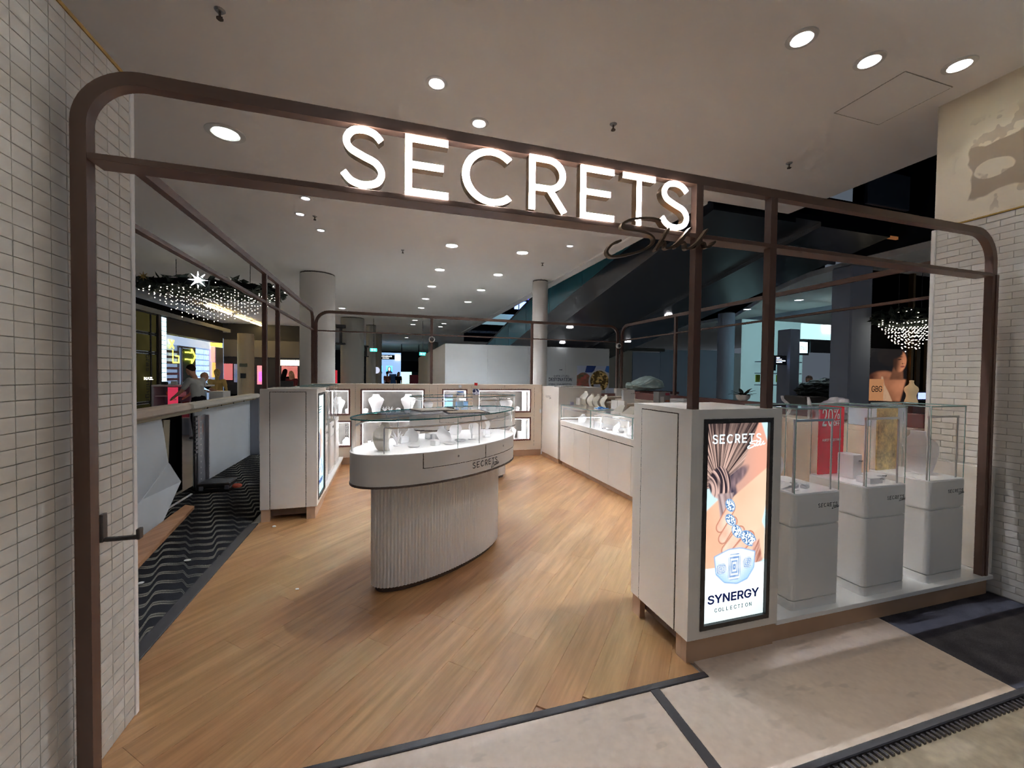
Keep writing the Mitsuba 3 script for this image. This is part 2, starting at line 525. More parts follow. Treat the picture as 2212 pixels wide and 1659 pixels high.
obj('side_plate', bx(4.235, 4.262, 1.852, 1.91, .151, 2.37, .002), 'm_steel_brown', portal)

# left side frame: drawn in y, z at x = -1.29 .. -1.245
left = thing('kiosk_frame', 'brown steel frame along the left edge of the kiosk above the carpet', 'frame')


def yz(poly, x0, w):
    m = ex(poly, w)
    v = m.vertices.copy()
    m.vertices = np.stack([x0 + v[:, 2], v[:, 0], v[:, 1]], 1)
    return m


lp = [(1.98, 2.657)] + arc(7.78 - .17, 2.657 - .17, .17, 90, 0) + [(7.78, 1.412)]
obj('frame_tube', yz(tube_flat(lp, .05), -1.288, .045), 'm_steel_brown', left, smooth=30)
obj('rail', bx(-1.286, -1.246, 2.0, 7.755, 2.325, 2.352, .002), 'm_steel_brown', left)
obj('post', bx(-1.286, -1.243, 4.90, 4.945, 1.421, 2.633, .002), 'm_steel_brown', left)
obj('post', bx(-1.286, -1.243, 5.43, 5.475, 1.421, 2.633, .002), 'm_steel_brown', left)
# back frame
back = thing('back_frame', 'brown steel frame standing on the lit wall cabinets at the back', 'frame')
bp = [(-1.215, 1.412)] + arc(-1.215 + .22, 2.66 - .22, .22, 180, 90) + arc(4.70 - .2, 2.66 - .2, .2, 90, 0) + [(4.70, 1.30)]
obj('frame_tube', xz(ex(tube_flat(bp, .048), .046), 7.76), 'm_steel_brown', back, smooth=30)
obj('rail', bx(-1.19, 4.676, 7.762, 7.80, 2.318, 2.338, .002), 'm_steel_brown', back)
obj('post', bx(.737, .783, 7.762, 7.805, 1.412, 2.637, .002), 'm_steel_brown', back)
obj('post', bx(2.727, 2.773, 7.762, 7.805, 1.412, 2.637, .002), 'm_steel_brown', back)
# right side frame
right = thing('kiosk_frame', 'brown steel frame along the right side of the kiosk behind the tiled wall', 'frame')
rp = [(2.4, 2.665)] + arc(7.72 - .2, 2.665 - .2, .2, 90, 0) + [(7.72, 1.30)]
obj('frame_tube', yz(tube_flat(rp, .05), 4.745, .045), 'm_steel_brown', right, smooth=30)
obj('rail', bx(4.745, 4.79, 2.4, 7.69, 2.345, 2.37, .002), 'm_steel_brown', right)
obj('post', bx(4.745, 4.79, 5.98, 6.03, 1.28, 2.638, .002), 'm_steel_brown', right)
# little dome cameras on the frames
for x, y, z, where in ((.76, 7.755, 2.24, 'on the middle post of the back frame'), (4.70, 7.755, 2.245, 'at the right corner of the back frame')):
    c = thing('security_camera', f'small white dome camera with black lens {where}', 'camera')
    obj('housing', mv(rot(lathe([(0, 0), (.055, 0), (.058, .02), (.052, .045), (.040, .05), (.040, .04), (0, .04)], 24), 90, (1, 0, 0)), x, y + .004, z), 'm_white_strip', c, smooth=40)
    obj('lens', mv(rot(lathe([(0, .0), (.039, 0), (.036, .012), (.022, .024), (0, .03)], 20), 90, (1, 0, 0)), x, y - .036, z), 'm_black', c, smooth=40)

# ------------------------------------------------------------------ the illuminated sign
sign = thing('shop_sign', 'glowing white thin capital letters standing on the sign rail with a dark handwritten word below', 'sign')
LH, LW = .258, .029
face = [('S', -.198, .178), ('E', .062, .19), ('C', .312, .235), ('R', .632, .197), ('E', .900, .190), ('T', 1.137, .193), ('S', 1.362, .182)]
for ch, x0, wd in face:
    s, adv = glyph(ch, LH, LW)
    b = s.bounds
    s = affinity.scale(s, wd / (b[2] - b[0]), 1, origin=(b[0], 0))
    s = affinity.translate(s, x0 - s.bounds[0], 2.382 - s.bounds[1])
    k = obj('letter', xz(ex(s, .042), 1.862), 'm_bronze', sign)
    fm = ex(s.buffer(-.001), .006)
    obj('lit_face', xz(fm, 1.855), 'm_lens', k, emit=[SIGN, SIGN * .97, SIGN * .92], weight=.7)
sc = affinity.translate(script_shape(.011), 1.035, 2.208)
obj('script_word', xz(ex(sc, .028), 1.822), 'm_script_bronze', sign)
# ------------------------------------------------------------------ lights in the ceiling
mat('dl_trim', S(226, 224, 220), .4)
GL = 'round recessed downlights in the mall ceiling'


def downlight(x, y, r, power, label, group=None, w=1.0, ring=.022, deep=.05, tint=(.90, .99, 1.12), m='m_dl_trim', z=CEIL, beam=None, aim=None, cut=46, core=20):
    k = thing('downlight', label, 'ceiling light', group)
    obj('trim_ring', lathe([(r, z - .002), (r + .004, z - .009), (r + ring, z - .007), (r + ring + .004, z - .0005), (r + .001, z - .0005)], 28, x, y), m, k, smooth=40)
    n = 28
    a = np.arange(n) * 2 * np.pi / n
    V = np.vstack([[x, y, z - .003], np.stack([x + r * .96 * np.cos(a), y + r * .96 * np.sin(a), np.full(n, z - .003)], 1)])
    F = [(0, 1 + (i + 1) % n, 1 + i) for i in range(n)]
    obj('diffuser', trimesh.Trimesh(V, F, process=False), 'm_lens', k, emit=[power * t for t in tint], weight=w)
    if beam:
        tgt = aim or (x, y, 0)
        scene[k + '_beam'] = {'type': 'spot', 'intensity': rgb([BEAM * beam * t for t in tint]), 'cutoff_angle': float(cut), 'beam_width': float(core), 'to_world': T().look_at([x, y, z - .012], list(tgt), [0, 1, 0])}
    return k


ORD = ['nearest', 'second', 'third', 'fourth', 'fifth', 'sixth', 'seventh', 'eighth', 'ninth', 'tenth']
COL_L = [7.28, 9.04, 10.81, 12.66, 14.43, 17.87, 19.43, 23.99, 26.64]
for i, y in enumerate(COL_L):
    downlight(1.05, y, .10, DOWNLIGHT * .9, f'{ORD[i]} bright round downlight of the left row running back over the shop', 'left row of ceiling downlights', .5 if i < 4 else .2, beam=1.0 if i < 5 else None, cut=56, core=24)
COL_R = [7.27, 9.04, 10.82, 12.74, 16.39, 18.57, 19.86]
for i, y in enumerate(COL_R):
    downlight(2.36, y, .10, DOWNLIGHT * .9, f'{ORD[i]} bright round downlight of the right row running back over the shop', 'right row of ceiling downlights', .5 if i < 4 else .2, beam=1.0 if i < 5 else None, cut=56, core=24)
downlight(-1.503, 4.577, .115, 9, 'large round greenish downlight left of the glowing sign', None, .6, .05, tint=(.86, 1, .90))
downlight(-1.59, 15.55, .10, DOWNLIGHT * .6, 'single round downlight right of the thick white column', None, .3)
downlight(.345, 3.283, .055, DOWNLIGHT * 1.7, 'small gimbal downlight above the top beam of the portal', None, .5, .025, beam=2.2, cut=39, core=17)
downlight(.769, 3.679, .055, DOWNLIGHT * 1.7, 'small gimbal downlight just above the letter C of the sign', None, .5, .025, beam=2.2, cut=39, core=17)
downlight(2.63, 2.115, .062, DOWNLIGHT * 1.15, 'gimbal downlight in the upper right, left of the other two', None, .5, .03, beam=1.35, tint=(.93, .98, 1.12), cut=40, core=16)
downlight(3.271, 2.116, .062, DOWNLIGHT * 1.15, 'gimbal downlight in the upper right, middle of three', None, .5, .03, beam=1.35, tint=(.93, .98, 1.10), cut=40, core=16)
downlight(3.926, 1.95, .062, DOWNLIGHT * 1.35, 'gimbal downlight in the upper right, nearest the right wall', None, .5, .03, tint=(1, .86, .62), beam=.9, aim=(4.37, 1.75, 1.9), cut=42, core=14)
for x, y, t in ((-1.052, 5.936, 'nearest of the small dim downlights over the left frame'), (-1.232, 6.546, 'middle one of the small dim downlights over the left frame'), (-1.051, 7.177, 'farthest of the small dim downlights over the left frame'), (3.022, 6.624, 'small dim downlight left of the handwritten sign word')):
    downlight(x, y, .05, 8, t, None, .1, .025)
for i, (x, y) in enumerate([(11.49, 7.306), (11.39, 9.03), (11.39, 10.82), (15.3, 13.1)]):
    downlight(x, y, .11, DOWNLIGHT * .35, f'{ORD[i]} round downlight in the ceiling beyond the atrium', 'downlights beyond the atrium', .3)
# the same grid goes on behind the photographer
for x in (-.25, 1.05, 2.36):
    for y in (-1.7, .35):
        downlight(x, y, .09, DOWNLIGHT * .3, 'downlight of the grid above the walkway in front of the shop', 'downlights over the walkway in front', .3, beam=.05, cut=44, core=20)
# long linear lamps on the left
for i, (y0, y1, x) in enumerate([(16.0, 18.2, -5.85), (18.7, 20.4, -5.85), (20.7, 22.2, -5.85), (24.5, 26.2, -7.2), (26.8, 28.6, -7.2)]):
    k = thing('linear_lamp', f'{ORD[i]} slim warm linear lamp in the ceiling over the left walkway', 'ceiling light', 'warm linear lamps')
    obj('lamp_body', bx(x - .05, x + .05, y0 - .03, y1 + .03, CEIL - .05, CEIL - .001), 'm_dl_trim', k)
    obj('lamp_tube', bx(x - .035, x + .06, y0, y1, CEIL - .09, CEIL - .051), 'm_lens', k, emit=[14, 10.2, 4.2], weight=.5)
# sprinklers and hatch
for x, y, t in ((-1.029, 3.048, 'fire sprinkler in the upper left of the ceiling'), (1.926, 3.324, 'fire sprinkler above the top beam near the letter T'), (4.036, 3.348, 'fire sprinkler left of the right wall'), (.231, 7.835, 'far fire sprinkler under the letter C'), (2.965, 7.805, 'far fire sprinkler above the slim column'), (-1.043, 6.573, 'fire sprinkler beside the dim downlights')):
    k = thing('sprinkler', t, 'sprinkler')
    obj('escutcheon', lathe([(0, CEIL - .012), (.022, CEIL - .012), (.032, CEIL - .001), (0, CEIL - .001)], 16, x, y), 'm_brushed', k)
    obj('head', cat(cyl(x, y, CEIL - .05, CEIL - .012, .007, 8), lathe([(0, CEIL - .056), (.020, CEIL - .056), (.020, CEIL - .051), (0, CEIL - .051)], 12, x, y), bx(x - .014, x + .014, y - .003, y + .003, CEIL - .05, CEIL - .04)), 'm_sprink', k)
h_ = thing('access_hatch', 'square access hatch set in the ceiling near the right wall', 'hatch')
obj('hatch_panel', bx(3.635, 4.165, 2.11, 2.605, CEIL - .004, CEIL - .0005), 'm_ceiling', h_)
obj('hatch_frame', mv(ex(frame_ring(3.629, 2.104, 4.171, 2.611, .005), .003), 0, 0, CEIL - .0035), 'm_plaster_grey', h_)
# ------------------------------------------------------------------ printed pictures (flat print on lit panels and boards)
def line_d(u, v, x0, y0, x1, y1):
    dx, dy = x1 - x0, y1 - y0
    t = dr.clip(((u - x0) * dx + (v - y0) * dy) / (dx * dx + dy * dy), 0, 1)
    return dr.sqrt(dr.square(u - x0 - t * dx) + dr.square(v - y0 - t * dy))


def side(u, v, x0, y0, x1, y1):
    """positive to the left of the line from 0 to 1, in units of u and v"""
    dx, dy = x1 - x0, y1 - y0
    return (dx * (v - y0) - dy * (u - x0)) / math.hypot(dx, dy)


def inside(u, v, pts, soft=.012):
    """soft mask of a convex polygon, counter-clockwise"""
    m = mi.Float(1)
    for a, b in zip(pts, pts[1:] + pts[:1]):
        m = m * smoothstep(-soft, soft, side(u, v, *a, *b))
    return m


def ell(u, v, cx, cy, rx, ry, ang=0.0, soft=.08):
    c, s = math.cos(ang), math.sin(ang)
    x, y = (u - cx) * c + (v - cy) * s, -(u - cx) * s + (v - cy) * c
    return 1 - smoothstep(1 - soft, 1 + soft, dr.sqrt(dr.square(x / rx) + dr.square(y / ry)))


ASP = 1.145 / .445


def advert_hair(u, v):
    """seen from behind: swept-back hair, a hand with rings across it, a large ring and white ground below; u, v from 0 to 1"""
    y = v * ASP
    pale = mi.Color3f(.62, .93, 1.0)
    skin = mix([.82, .42, .26], [1.0, .70, .50], dr.clip(.5 + .9 * (u - .35) + .5 * (fbm(u * 3, y * 3, 0, 2) - .5), 0, 1))
    c = pale * (1 + 0 * u)
    # neck and shoulder
    c = mix(c, skin, inside(u, y, [(0, .60), (.5, .60), (.66, 1.55), (.40, 1.72), (.02, 1.45)], .02))
    c = mix(c, skin * .92, inside(u, y, [(.62, .66), (1, .74), (1, 1.14), (.92, 1.28), (.6, 1.2)], .02))
    # cheek and ear on the right
    c = mix(c, mix([.66, .38, .30], [.86, .42, .30], smoothstep(.5, .95, u)), inside(u, y, [(.40, 1.55), (1.05, 1.7), (1.05, 2.2), (.87, 2.62), (.62, 2.4), (.38, 1.9)], .02))
    # hair radiating from the band
    a = dr.atan2(y - 1.78, u - .22)
    r = dr.sqrt(dr.square(y - 1.78) + dr.square(u - .22))
    st = .6 * noise(a * 34, r * 1.2, 1) + .4 * noise(a * 95, r * 2.1, 4)
    shade = smoothstep(2.15, 2.5, y + .25 * (u - .5))
    hair = mix([.03, .018, .02], [.72, .48, .40], dr.clip(smoothstep(.28, .78, st) * (1 - .72 * shade), 0, 1))
    c = mix(c, hair, inside(u, y, [(-.1, 1.72), (.30, 1.76), (.60, 2.02), (.86, 2.58), (.8, 2.7), (-.1, 2.7)], .015))
    # dark sweep beside the band
    dk = mix([.03, .03, .06], [.30, .20, .22], noise(u * 30, y * 9, 2))
    c = mix(c, dk, ell(u, y, .50, 1.86, .22, .085, .62, .25) * .9)
    c = mix(c, dk, ell(u, y, .44, 1.68, .07, .20, .25, .35))
    # band of hair and the tail below it
    ru = dr.sqrt(dr.square(u - .02) + dr.square((y - 1.70) * .8))
    bd = mix([.03, .02, .03], [.72, .48, .42], dr.clip(smoothstep(.40, .75, noise(ru * 55, y * 2.5, 6)) * (.25 + .75 * smoothstep(.15, .5, noise(ru * 9 + 3, y * 4, 2))), 0, 1))
    c = mix(c, bd, ell(u, y, .235, 1.80, .175, .205, .1, .10))
    tail = mix([.20, .13, .14], [.66, .50, .48], noise((u - .25 * (1.6 - y)) * 46, y * 2, 3))
    c = mix(c, tail, inside(u, y, [(.26, 1.30), (.40, 1.36), (.46, 1.66), (.20, 1.66)], .015))
    # the hand: back of the hand and four bent fingers
    hand = mix([.86, .44, .28], [1.0, .70, .50], dr.clip(.35 + .8 * fbm(u * 2.4 + y, y * 2.2 - u, 3, 2) + .25 * (u - .6), 0, 1))
    c = mix(c, hand, inside(u, y, [(.36, 1.38), (.60, 1.02), (.92, 1.16), (1.03, 1.55), (1.03, 1.98), (.72, 1.78), (.46, 1.62)], .016))
    for (x0, y0, x1, y1, w) in ((.42, 1.46, .26, 1.23, .075), (.46, 1.28, .30, 1.08, .075), (.58, 1.14, .36, .92, .082), (.74, 1.06, .50, .86, .085)):
        d = line_d(u, y, x0, y0, x1, y1)
        edge = smoothstep(w, w * .55, d)
        c = mix(c, mix([.52, .20, .13], mix([.92, .50, .36], [1.0, .72, .56], noise(u * 9, y * 7, 2)), edge), 1 - smoothstep(w * .93, w * 1.05, d))
    # rings
    for (cx, cy, rx, ry, ag) in ((.41, 1.50, .095, .068, -.9), (.42, 1.31, .10, .062, -.7), (.53, 1.15, .105, .070, -.8), (.72, 1.04, .15, .085, -.6)):
        e = ell(u, y, cx, cy, rx, ry, ag, .06)
        f = noise(u * 62 + y * 20, y * 55 - u * 20, 9)
        c = mix(c, mix([.08, .20, .45], [.85, .97, 1.0], smoothstep(.30, .55, f)), e)
        c = mix(c, mi.Color3f(.18, .34, .62), ell(u, y, cx, cy, rx, ry, ag, .06) * (1 - ell(u, y, cx, cy, rx * .88, ry * .86, ag, .08)))
    # hair tips at the right of the rings
    c = mix(c, mix([.35, .12, .08], [.95, .58, .46], noise(u * 40 - y * 22, y * 6, 5)), inside(u, y, [(.76, .66), (.97, .72), (.90, 1.02), (.80, .98)], .02))
    # white lower field
    low = smoothstep(.712, .720, y + .012 * u)
    c = mix(mix([.66, .97, 1.0], [1.0, 1.0, 1.0], ell(u, y, .45, .45, .62, .42, 0, .9)), c, low)
    # the large ring
    band = inside(u, y, [(.20, .62), (.34, .495), (.55, .455), (.72, .50), (.83, .64), (.845, .86), (.60, .935), (.40, .935), (.165, .86)], .012)
    met = mix([.40, .66, .90], [.93, 1.0, 1.0], smoothstep(.45, .85, y + .10 * dr.cos((u - .5) * 9)))
    c = mix(c, mi.Color3f(.25, .45, .75), band)
    band2 = inside(u, y, [(.212, .63), (.34, .512), (.55, .472), (.71, .515), (.815, .645), (.83, .85), (.60, .92), (.40, .92), (.182, .85)], .012)
    c = mix(c, met, band2)

    def stone(c, x0, y0, x1, y1):
        m = inside(u, y, [(x0 + .03, y0), (x1 - .03, y0), (x1, y0 + .04), (x1, y1 - .04), (x1 - .03, y1), (x0 + .03, y1), (x0, y1 - .04), (x0, y0 + .04)], .004)
        q = dr.maximum(dr.abs(u - (x0 + x1) / 2) / ((x1 - x0) / 2), dr.abs(y - (y0 + y1) / 2) / ((y1 - y0) / 2))
        step = .5 + .5 * dr.cos(q * 22)
        f = mix([.16, .30, .62], [.90, 1.0, 1.0], dr.clip(step + .5 * (noise(u * 22, y * 16, 8) - .4), 0, 1))
        return mix(c, f, m)
    c = stone(c, .40, .52, .60, .86)
    c = stone(c, .205, .62, .37, .75)
    c = stone(c, .64, .65, .79, .79)
    return c


def advert_sea(u, v):
    y = v * ASP
    c = mix([.62, .95, 1.0], [.80, 1.0, 1.0], v)
    c = mix(c, mi.Color3f(.80, .50, .38), inside(u, y, [(.30, .9), (.62, .9), (.70, 1.6), (.45, 1.75), (.32, 1.5)], .03))
    c = mix(c, mix([.10, .13, .22], [.35, .40, .50], noise(u * 20, y * 5, 1)), inside(u, y, [(.10, .85), (.45, .75), (.50, 1.5), (.30, 1.62), (.12, 1.4)], .03))
    c = mix(c, mi.Color3f(.92, .55, .45), line_d(u, y, .55, 1.55, .85, 1.2) < .05)
    e = ell(u, y, .5, .62, .42, .26, 0, .1)
    c = mix(c, mix([.85, .98, 1.0], [.25, .45, .85], smoothstep(.5, .7, noise(u * 16, y * 14, 3))), e)
    return c


def lit(fn, map_uv, k):
    def f(p, n, uv):
        u, v = map_uv(p)
        return fn(u, v) * k
    return mikit.proc(f)
# ------------------------------------------------------------------ lit advertising cabinets, white plinths and pedestal showcases
def placer(ox, oy, deg):
    M = trimesh.transformations.rotation_matrix(math.radians(deg), (0, 0, 1))
    M[:3, 3] = (ox, oy, 0)

    def f(m):
        if isinstance(m, tuple):
            v = np.asarray(m[0]) @ M[:3, :3].T + M[:3, 3]
            return (v, m[1])
        m = m.copy()
        m.apply_transform(M)
        return m
    return f


def logo_on_front(P, x, z, h, y, w=None, m='m_logo_grey', parent=None, name='lettering'):
    s, wd = wordmark(h, w or h * .15)
    return obj(name, P(mv(xz(ex(s, .0012), 0), x, y - .0012, z)), m, parent)


def light_cabinet(P, fn, map_uv, label, part_labels, words):
    """local frame: x 0..0.642 along the lit face, y 0..0.55 deep, 1.42 tall; lit face looks to -y, the door to -x"""
    k = thing('advertising_cabinet', label, 'cabinet')
    fx0, fx1, fz0, fz1 = .080, .573, .181, 1.367
    shell = bx(0, .642, 0, .55, .135, 1.42)
    # the front has a recess for the light box
    front = xz(ex(sbox(0, .135, .642, 1.42).difference(sbox(fx0, fz0, fx1, fz1)), .05), 0)
    obj('body', P(cat(front, bx(0, .642, .05, .55, .135, 1.42))), 'm_cab_white', k)
    obj('poster_frame', P(xz(ex(frame_ring(fx0, fz0, fx1, fz1, .026), .056), -.006)), 'm_black', k)
    pz0, pz1, px0, px1 = fz0 + .021, fz1 - .021, fx0 + .026, fx1 - .026
    m = P(sheet((px0, .012, pz0), (px1, .012, pz0), (px1, .012, pz1), (px0, .012, pz1)))
    pk = obj('lit_poster', m, 'm_black', k, emit=lit(fn, map_uv, .72), weight=1.5, uv=np.array([[0, 0], [1, 0], [1, 1], [0, 1]], float))
    words(P, pk)
    # the door and its joints
    obj('door', P(bx(-.0035, .002, .112, .454, .138, 1.386, .001)), 'm_cab_white', k)
    obj('door_joint', P(cat(bx(-.0008, .001, .106, .112, .135, 1.392), bx(-.0008, .001, .454, .460, .135, 1.392), bx(-.0008, .001, .106, .460, 1.386, 1.392))), 'm_seam', k)
    # legs of the kick, dark recess between them
    obj('kick', P(bx(.012, .636, .02, .06, -.012, .135)), 'm_kick_timber', k)
    obj('kick_leg', P(bx(.012, .05, .0605, .106, -.012, .135)), 'm_kick_timber', k)
    obj('kick_leg', P(bx(.012, .05, .46, .545, -.012, .135)), 'm_kick_timber', k)
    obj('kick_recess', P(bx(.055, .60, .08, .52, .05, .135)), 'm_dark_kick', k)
    return k


PR = placer(1.585, 1.85, 0)
PL_ = placer(-.75, 4.875, 90)


def words_right(P, pk):
    s, wd = wordmark(.050, .0072)
    obj('lettering', P(mv(xz(ex(s, .0012), 0), .152, .0095, 1.226)), 'm_lens', pk, emit=[.75, 1.1, 1.2], weight=.1)
    scene['m_blue_ink'] = {'type': 'twosided', 'bsdf': {'type': 'diffuse', 'reflectance': rgb(S(46, 66, 150))}}
    scene['m_teal_ink'] = {'type': 'twosided', 'bsdf': {'type': 'diffuse', 'reflectance': rgb(S(120, 170, 180))}}
    m = text_fit('SYNERGY', .366, .047, .0012, True)
    obj('lettering', P(mv(xz(m), .143, .0095, .316)), 'm_blue_ink', pk)
    m = cat(*[mv(text(ch, .021, .0012), .19 + i * .0275, 0, 0) for i, ch in enumerate('COLLECTION')])
    obj('lettering', P(mv(xz(m), 0, .0095, .264)), 'm_teal_ink', pk)


def words_left(P, pk):
    m = text_fit('SYNERGY', .33, .047, .0012, True)
    obj('lettering', P(mv(xz(m), .16, .0095, .316)), 'm_blue_ink', pk)
    m = cat(*[ex(sbox(0, -.03 * i, .2 - .03 * i, .008 - .03 * i), .0012) for i in range(3)])
    obj('lettering', P(mv(xz(m), .2, .0095, 1.20)), 'm_teal_ink', pk)


light_cabinet(PR, advert_hair, lambda p: ((p.x - 1.692) / .4405, (p.z - .202) / 1.144), 'pale cabinet with a glowing advertisement of swept-back hair and rings, near the front right', None, words_right)
light_cabinet(PL_, advert_sea, lambda p: ((p.y - 4.982) / .4405, (p.z - .202) / 1.144), 'pale cabinet beside the carpet with its glowing picture facing into the shop', None, words_left)


def bust_mesh(H, W, kind='curve', n=15, mm=17):
    """a necklace bust: kind 'curve' leans back in a crescent, 'torso' tapers to a narrow foot, 'neck' is a short reclining one. Origin at the foot, looks to -y"""
    t = np.linspace(0, 1, n)
    if kind == 'curve':
        hw = np.interp(t, [0, .25, .5, .68, .78, .86, .92, 1], [.34, .40, .47, .50, .44, .25, .20, .21]) * W
        yc = np.interp(t, [0, .15, .4, .65, .8, .9, 1], [.14, .0, -.10, .02, .20, .27, .28]) * H
        th = np.interp(t, [0, .7, .88, 1], [.10, .06, .10, .11]) * H
    elif kind == 'torso':
        hw = np.interp(t, [0, .06, .3, .60, .74, .82, .88, 1], [.24, .25, .30, .46, .50, .40, .22, .21]) * W
        yc = np.interp(t, [0, .7, 1], [0, -.03, .05]) * H
        th = np.interp(t, [0, .4, .75, .9, 1], [.08, .09, .11, .10, .10]) * H
    else:
        hw = np.interp(t, [0, .12, .5, .75, .85, 1], [.30, .42, .50, .34, .20, .20]) * W
        yc = np.interp(t, [0, .5, .8, 1], [-.25, .05, .28, .34]) * H
        th = np.interp(t, [0, .6, 1], [.04, .12, .14]) * H
    s = np.linspace(-1, 1, mm)
    V = []
    for sgn in (1, -1):
        for i in range(n):
            bul = np.sqrt(np.maximum(1 - s ** 2, 0))
            x = hw[i] * s
            y = yc[i] - sgn * th[i] * bul * (.55 if sgn > 0 else .35) + .12 * hw[i] * s ** 2
            V.append(np.stack([x, y, np.full(mm, t[i] * H)], 1))
    V = np.vstack(V)
    F = []
    for layer in (0, 1):
        o = layer * n * mm
        for i in range(n - 1):
            for j in range(mm - 1):
                a, b, c, d = o + i * mm + j, o + i * mm + j + 1, o + (i + 1) * mm + j + 1, o + (i + 1) * mm + j
                F += [(a, b, c), (a, c, d)] if layer == 0 else [(a, c, b), (a, d, c)]
    o = n * mm
    for j in range(mm - 1):
        F += [(j, o + j, o + j + 1), (j, o + j + 1, j + 1)]
        q = (n - 1) * mm
        F += [(q + j, o + q + j + 1, o + q + j), (q + j, q + j + 1, o + q + j + 1)]
    m = trimesh.Trimesh(V, F, process=True, merge_norm=True)
    m.fix_normals()
    return m


BUST = {k: bust_mesh(1, .8 if k != 'neck' else 1.1, k) for k in ('curve', 'torso', 'neck')}


def bust(kind, x, y, z, h, deg, label, group=None, m='m_display_white', name='necklace_bust', width=1.0):
    g = BUST[kind].copy()
    g.apply_scale((h * width, h, h))
    return single(name, mv(rot_z(g, deg), x, y, z), m, label, 'bust', group, smooth=40)


def leaf_stand(x, y, z, h, deg, label, group=None, blades=4):
    k = thing('earring_stand', label, 'display stand', group)
    r = .22 * h
    obj('base', lathe([(0, z), (r, z), (r, z + .05 * h), (r * .9, z + .07 * h), (0, z + .07 * h)], 16, x, y), 'm_display_white', k, smooth=40)
    ms = []
    for i in range(blades):
        a = math.radians(deg + (i % 2) * 180 + (i // 2) * 25 - 12)
        lean = .28 + .14 * (i // 2)
        top = (.98 - .22 * (i // 2)) * h
        P = [(x + math.cos(a) * h * lean * q ** 2, y + math.sin(a) * h * lean * q ** 2, z + .06 * h + (top - .06 * h) * q) for q in np.linspace(0, 1, 7)]
        ms.append(tube(P, np.array([.035, .045, .06, .07, .065, .045, .01]) * h, 6))
    obj('leaf_blades', cat(*ms), 'm_display_white', k, smooth=50)
    return k


def ring_box(x, y, z, w, d, h, deg, label, group=None, tall=False):
    k = thing('ring_box', label, 'box', group)
    obj('base', mv(rot_z(bx(-w / 2, w / 2, -d / 2, d / 2, 0, h * .48, .004), deg), x, y, z), 'm_display_white', k)
    obj('lid', mv(rot_z(bx(-w / 2, w / 2, -d / 2, d / 2, h * .5, h, .004 if tall else min(.02, h * .3)), deg), x, y, z), 'm_display_white', k)
    return k


def plain_box(x, y, z, w, d, h, deg, label, group=None, m='m_display_white', name='display_block', category='block', logo=None):
    k = thing(name, label, category, group)
    P = placer(x, y, deg)
    obj('block', P(mv(bx(-w / 2, w / 2, -d / 2, d / 2, 0, h, .003), 0, 0, z)), m, k)
    if logo:
        logo_on_front(P, w / 2 - 5.6 * logo, z + h * .72, logo, -d / 2, parent=k)
    return k


def pedestal(P, x0, nth, where, group):
    """local: x0..x0+.40, y .045..0.445, standing on the plinth at z .15"""
    k = thing('pedestal_showcase', f'white glass-topped pedestal showcase, {nth} {where}', 'showcase', group)
    y0 = .045
    R = lambda g, z0, z1: mv(ex(rrect(x0 + g, y0 + g, x0 + .40 - g, y0 + .40 - g, .03), z1 - z0), 0, 0, z0)
    obj('foot', P(R(0, .1502, .207)), 'm_ped_white', k, smooth=30)
    obj('column', P(cat(R(.012, .207, .215), R(0, .215, .668))), 'm_ped_white', k, smooth=30)
    obj('head', P(cat(R(.012, .668, .682), R(0, .682, .874))), 'm_ped_white', k, smooth=30)
    obj('deck', P(R(.006, .874, .882)), 'm_deck_white', k, smooth=30)
    s, wd = wordmark(.024, .0036)
    obj('lettering', P(mv(xz(ex(s, .001)), x0 + .20, y0 - .001, .785)), 'm_logo_grey', k)
    a0, a1, b0, b1, z0, z1 = x0 + .012, x0 + .388, y0 + .012, y0 + .388, .8825, 1.405
    for (p, q) in (((a0, b0), (a1, b0)), ((a1, b0), (a1, b1)), ((a1, b1), (a0, b1)), ((a0, b1), (a0, b0))):
        obj('glass_wall', P(sheet((*p, z0), (*q, z0), (*q, z1), (*p, z1))), 'm_glass', k)
    obj('glass_top', P(sheet((a0, b0, z1 + .004), (a1, b0, z1 + .004), (a1, b1, z1 + .004), (a0, b1, z1 + .004))), 'm_glass', k)
    e = .004
    ed = [bx(a0 - e, a1 + e, b0 - e, b0 + .001, z1, z1 + .009), bx(a0 - e, a1 + e, b1 - .001, b1 + e, z1, z1 + .009), bx(a0 - e, a0 + .001, b0, b1, z1, z1 + .009), bx(a1 - .001, a1 + e, b0, b1, z1, z1 + .009)]
    ed += [bx(x - e / 2, x + e / 2, y - e / 2, y + e / 2, z0, z1) for x in (a0, a1) for y in (b0, b1)]
    obj('glass_edge', P(cat(*ed)), 'm_glass_edge', k)
    f = []
    fy = b0 + .02
    f.append(tube([(a0 + .012, fy, z0), (a0 + .012, fy, 1.335)], .0055))
    f.append(tube([(a1 - .045, fy, z0), (a1 - .045, fy, 1.335)], .0055))
    f.append(bx(a0 + .006, a1 - .038, fy - .006, fy + .006, 1.327, 1.341))
    obj('light_frame', P(cat(*f)), 'm_chrome', k, smooth=40)
    return k


def plinth(P, x0, x1, label, kick=True):
    k = thing('display_plinth', label, 'plinth')
    obj('slab', P(bx(x0, x1, 0, .56, .12, .15, .002)), 'm_ped_white', k)
    obj('kick', P(bx(x0, x1, .035, .54, -.012, .12)), 'm_kick_timber', k)
    return k


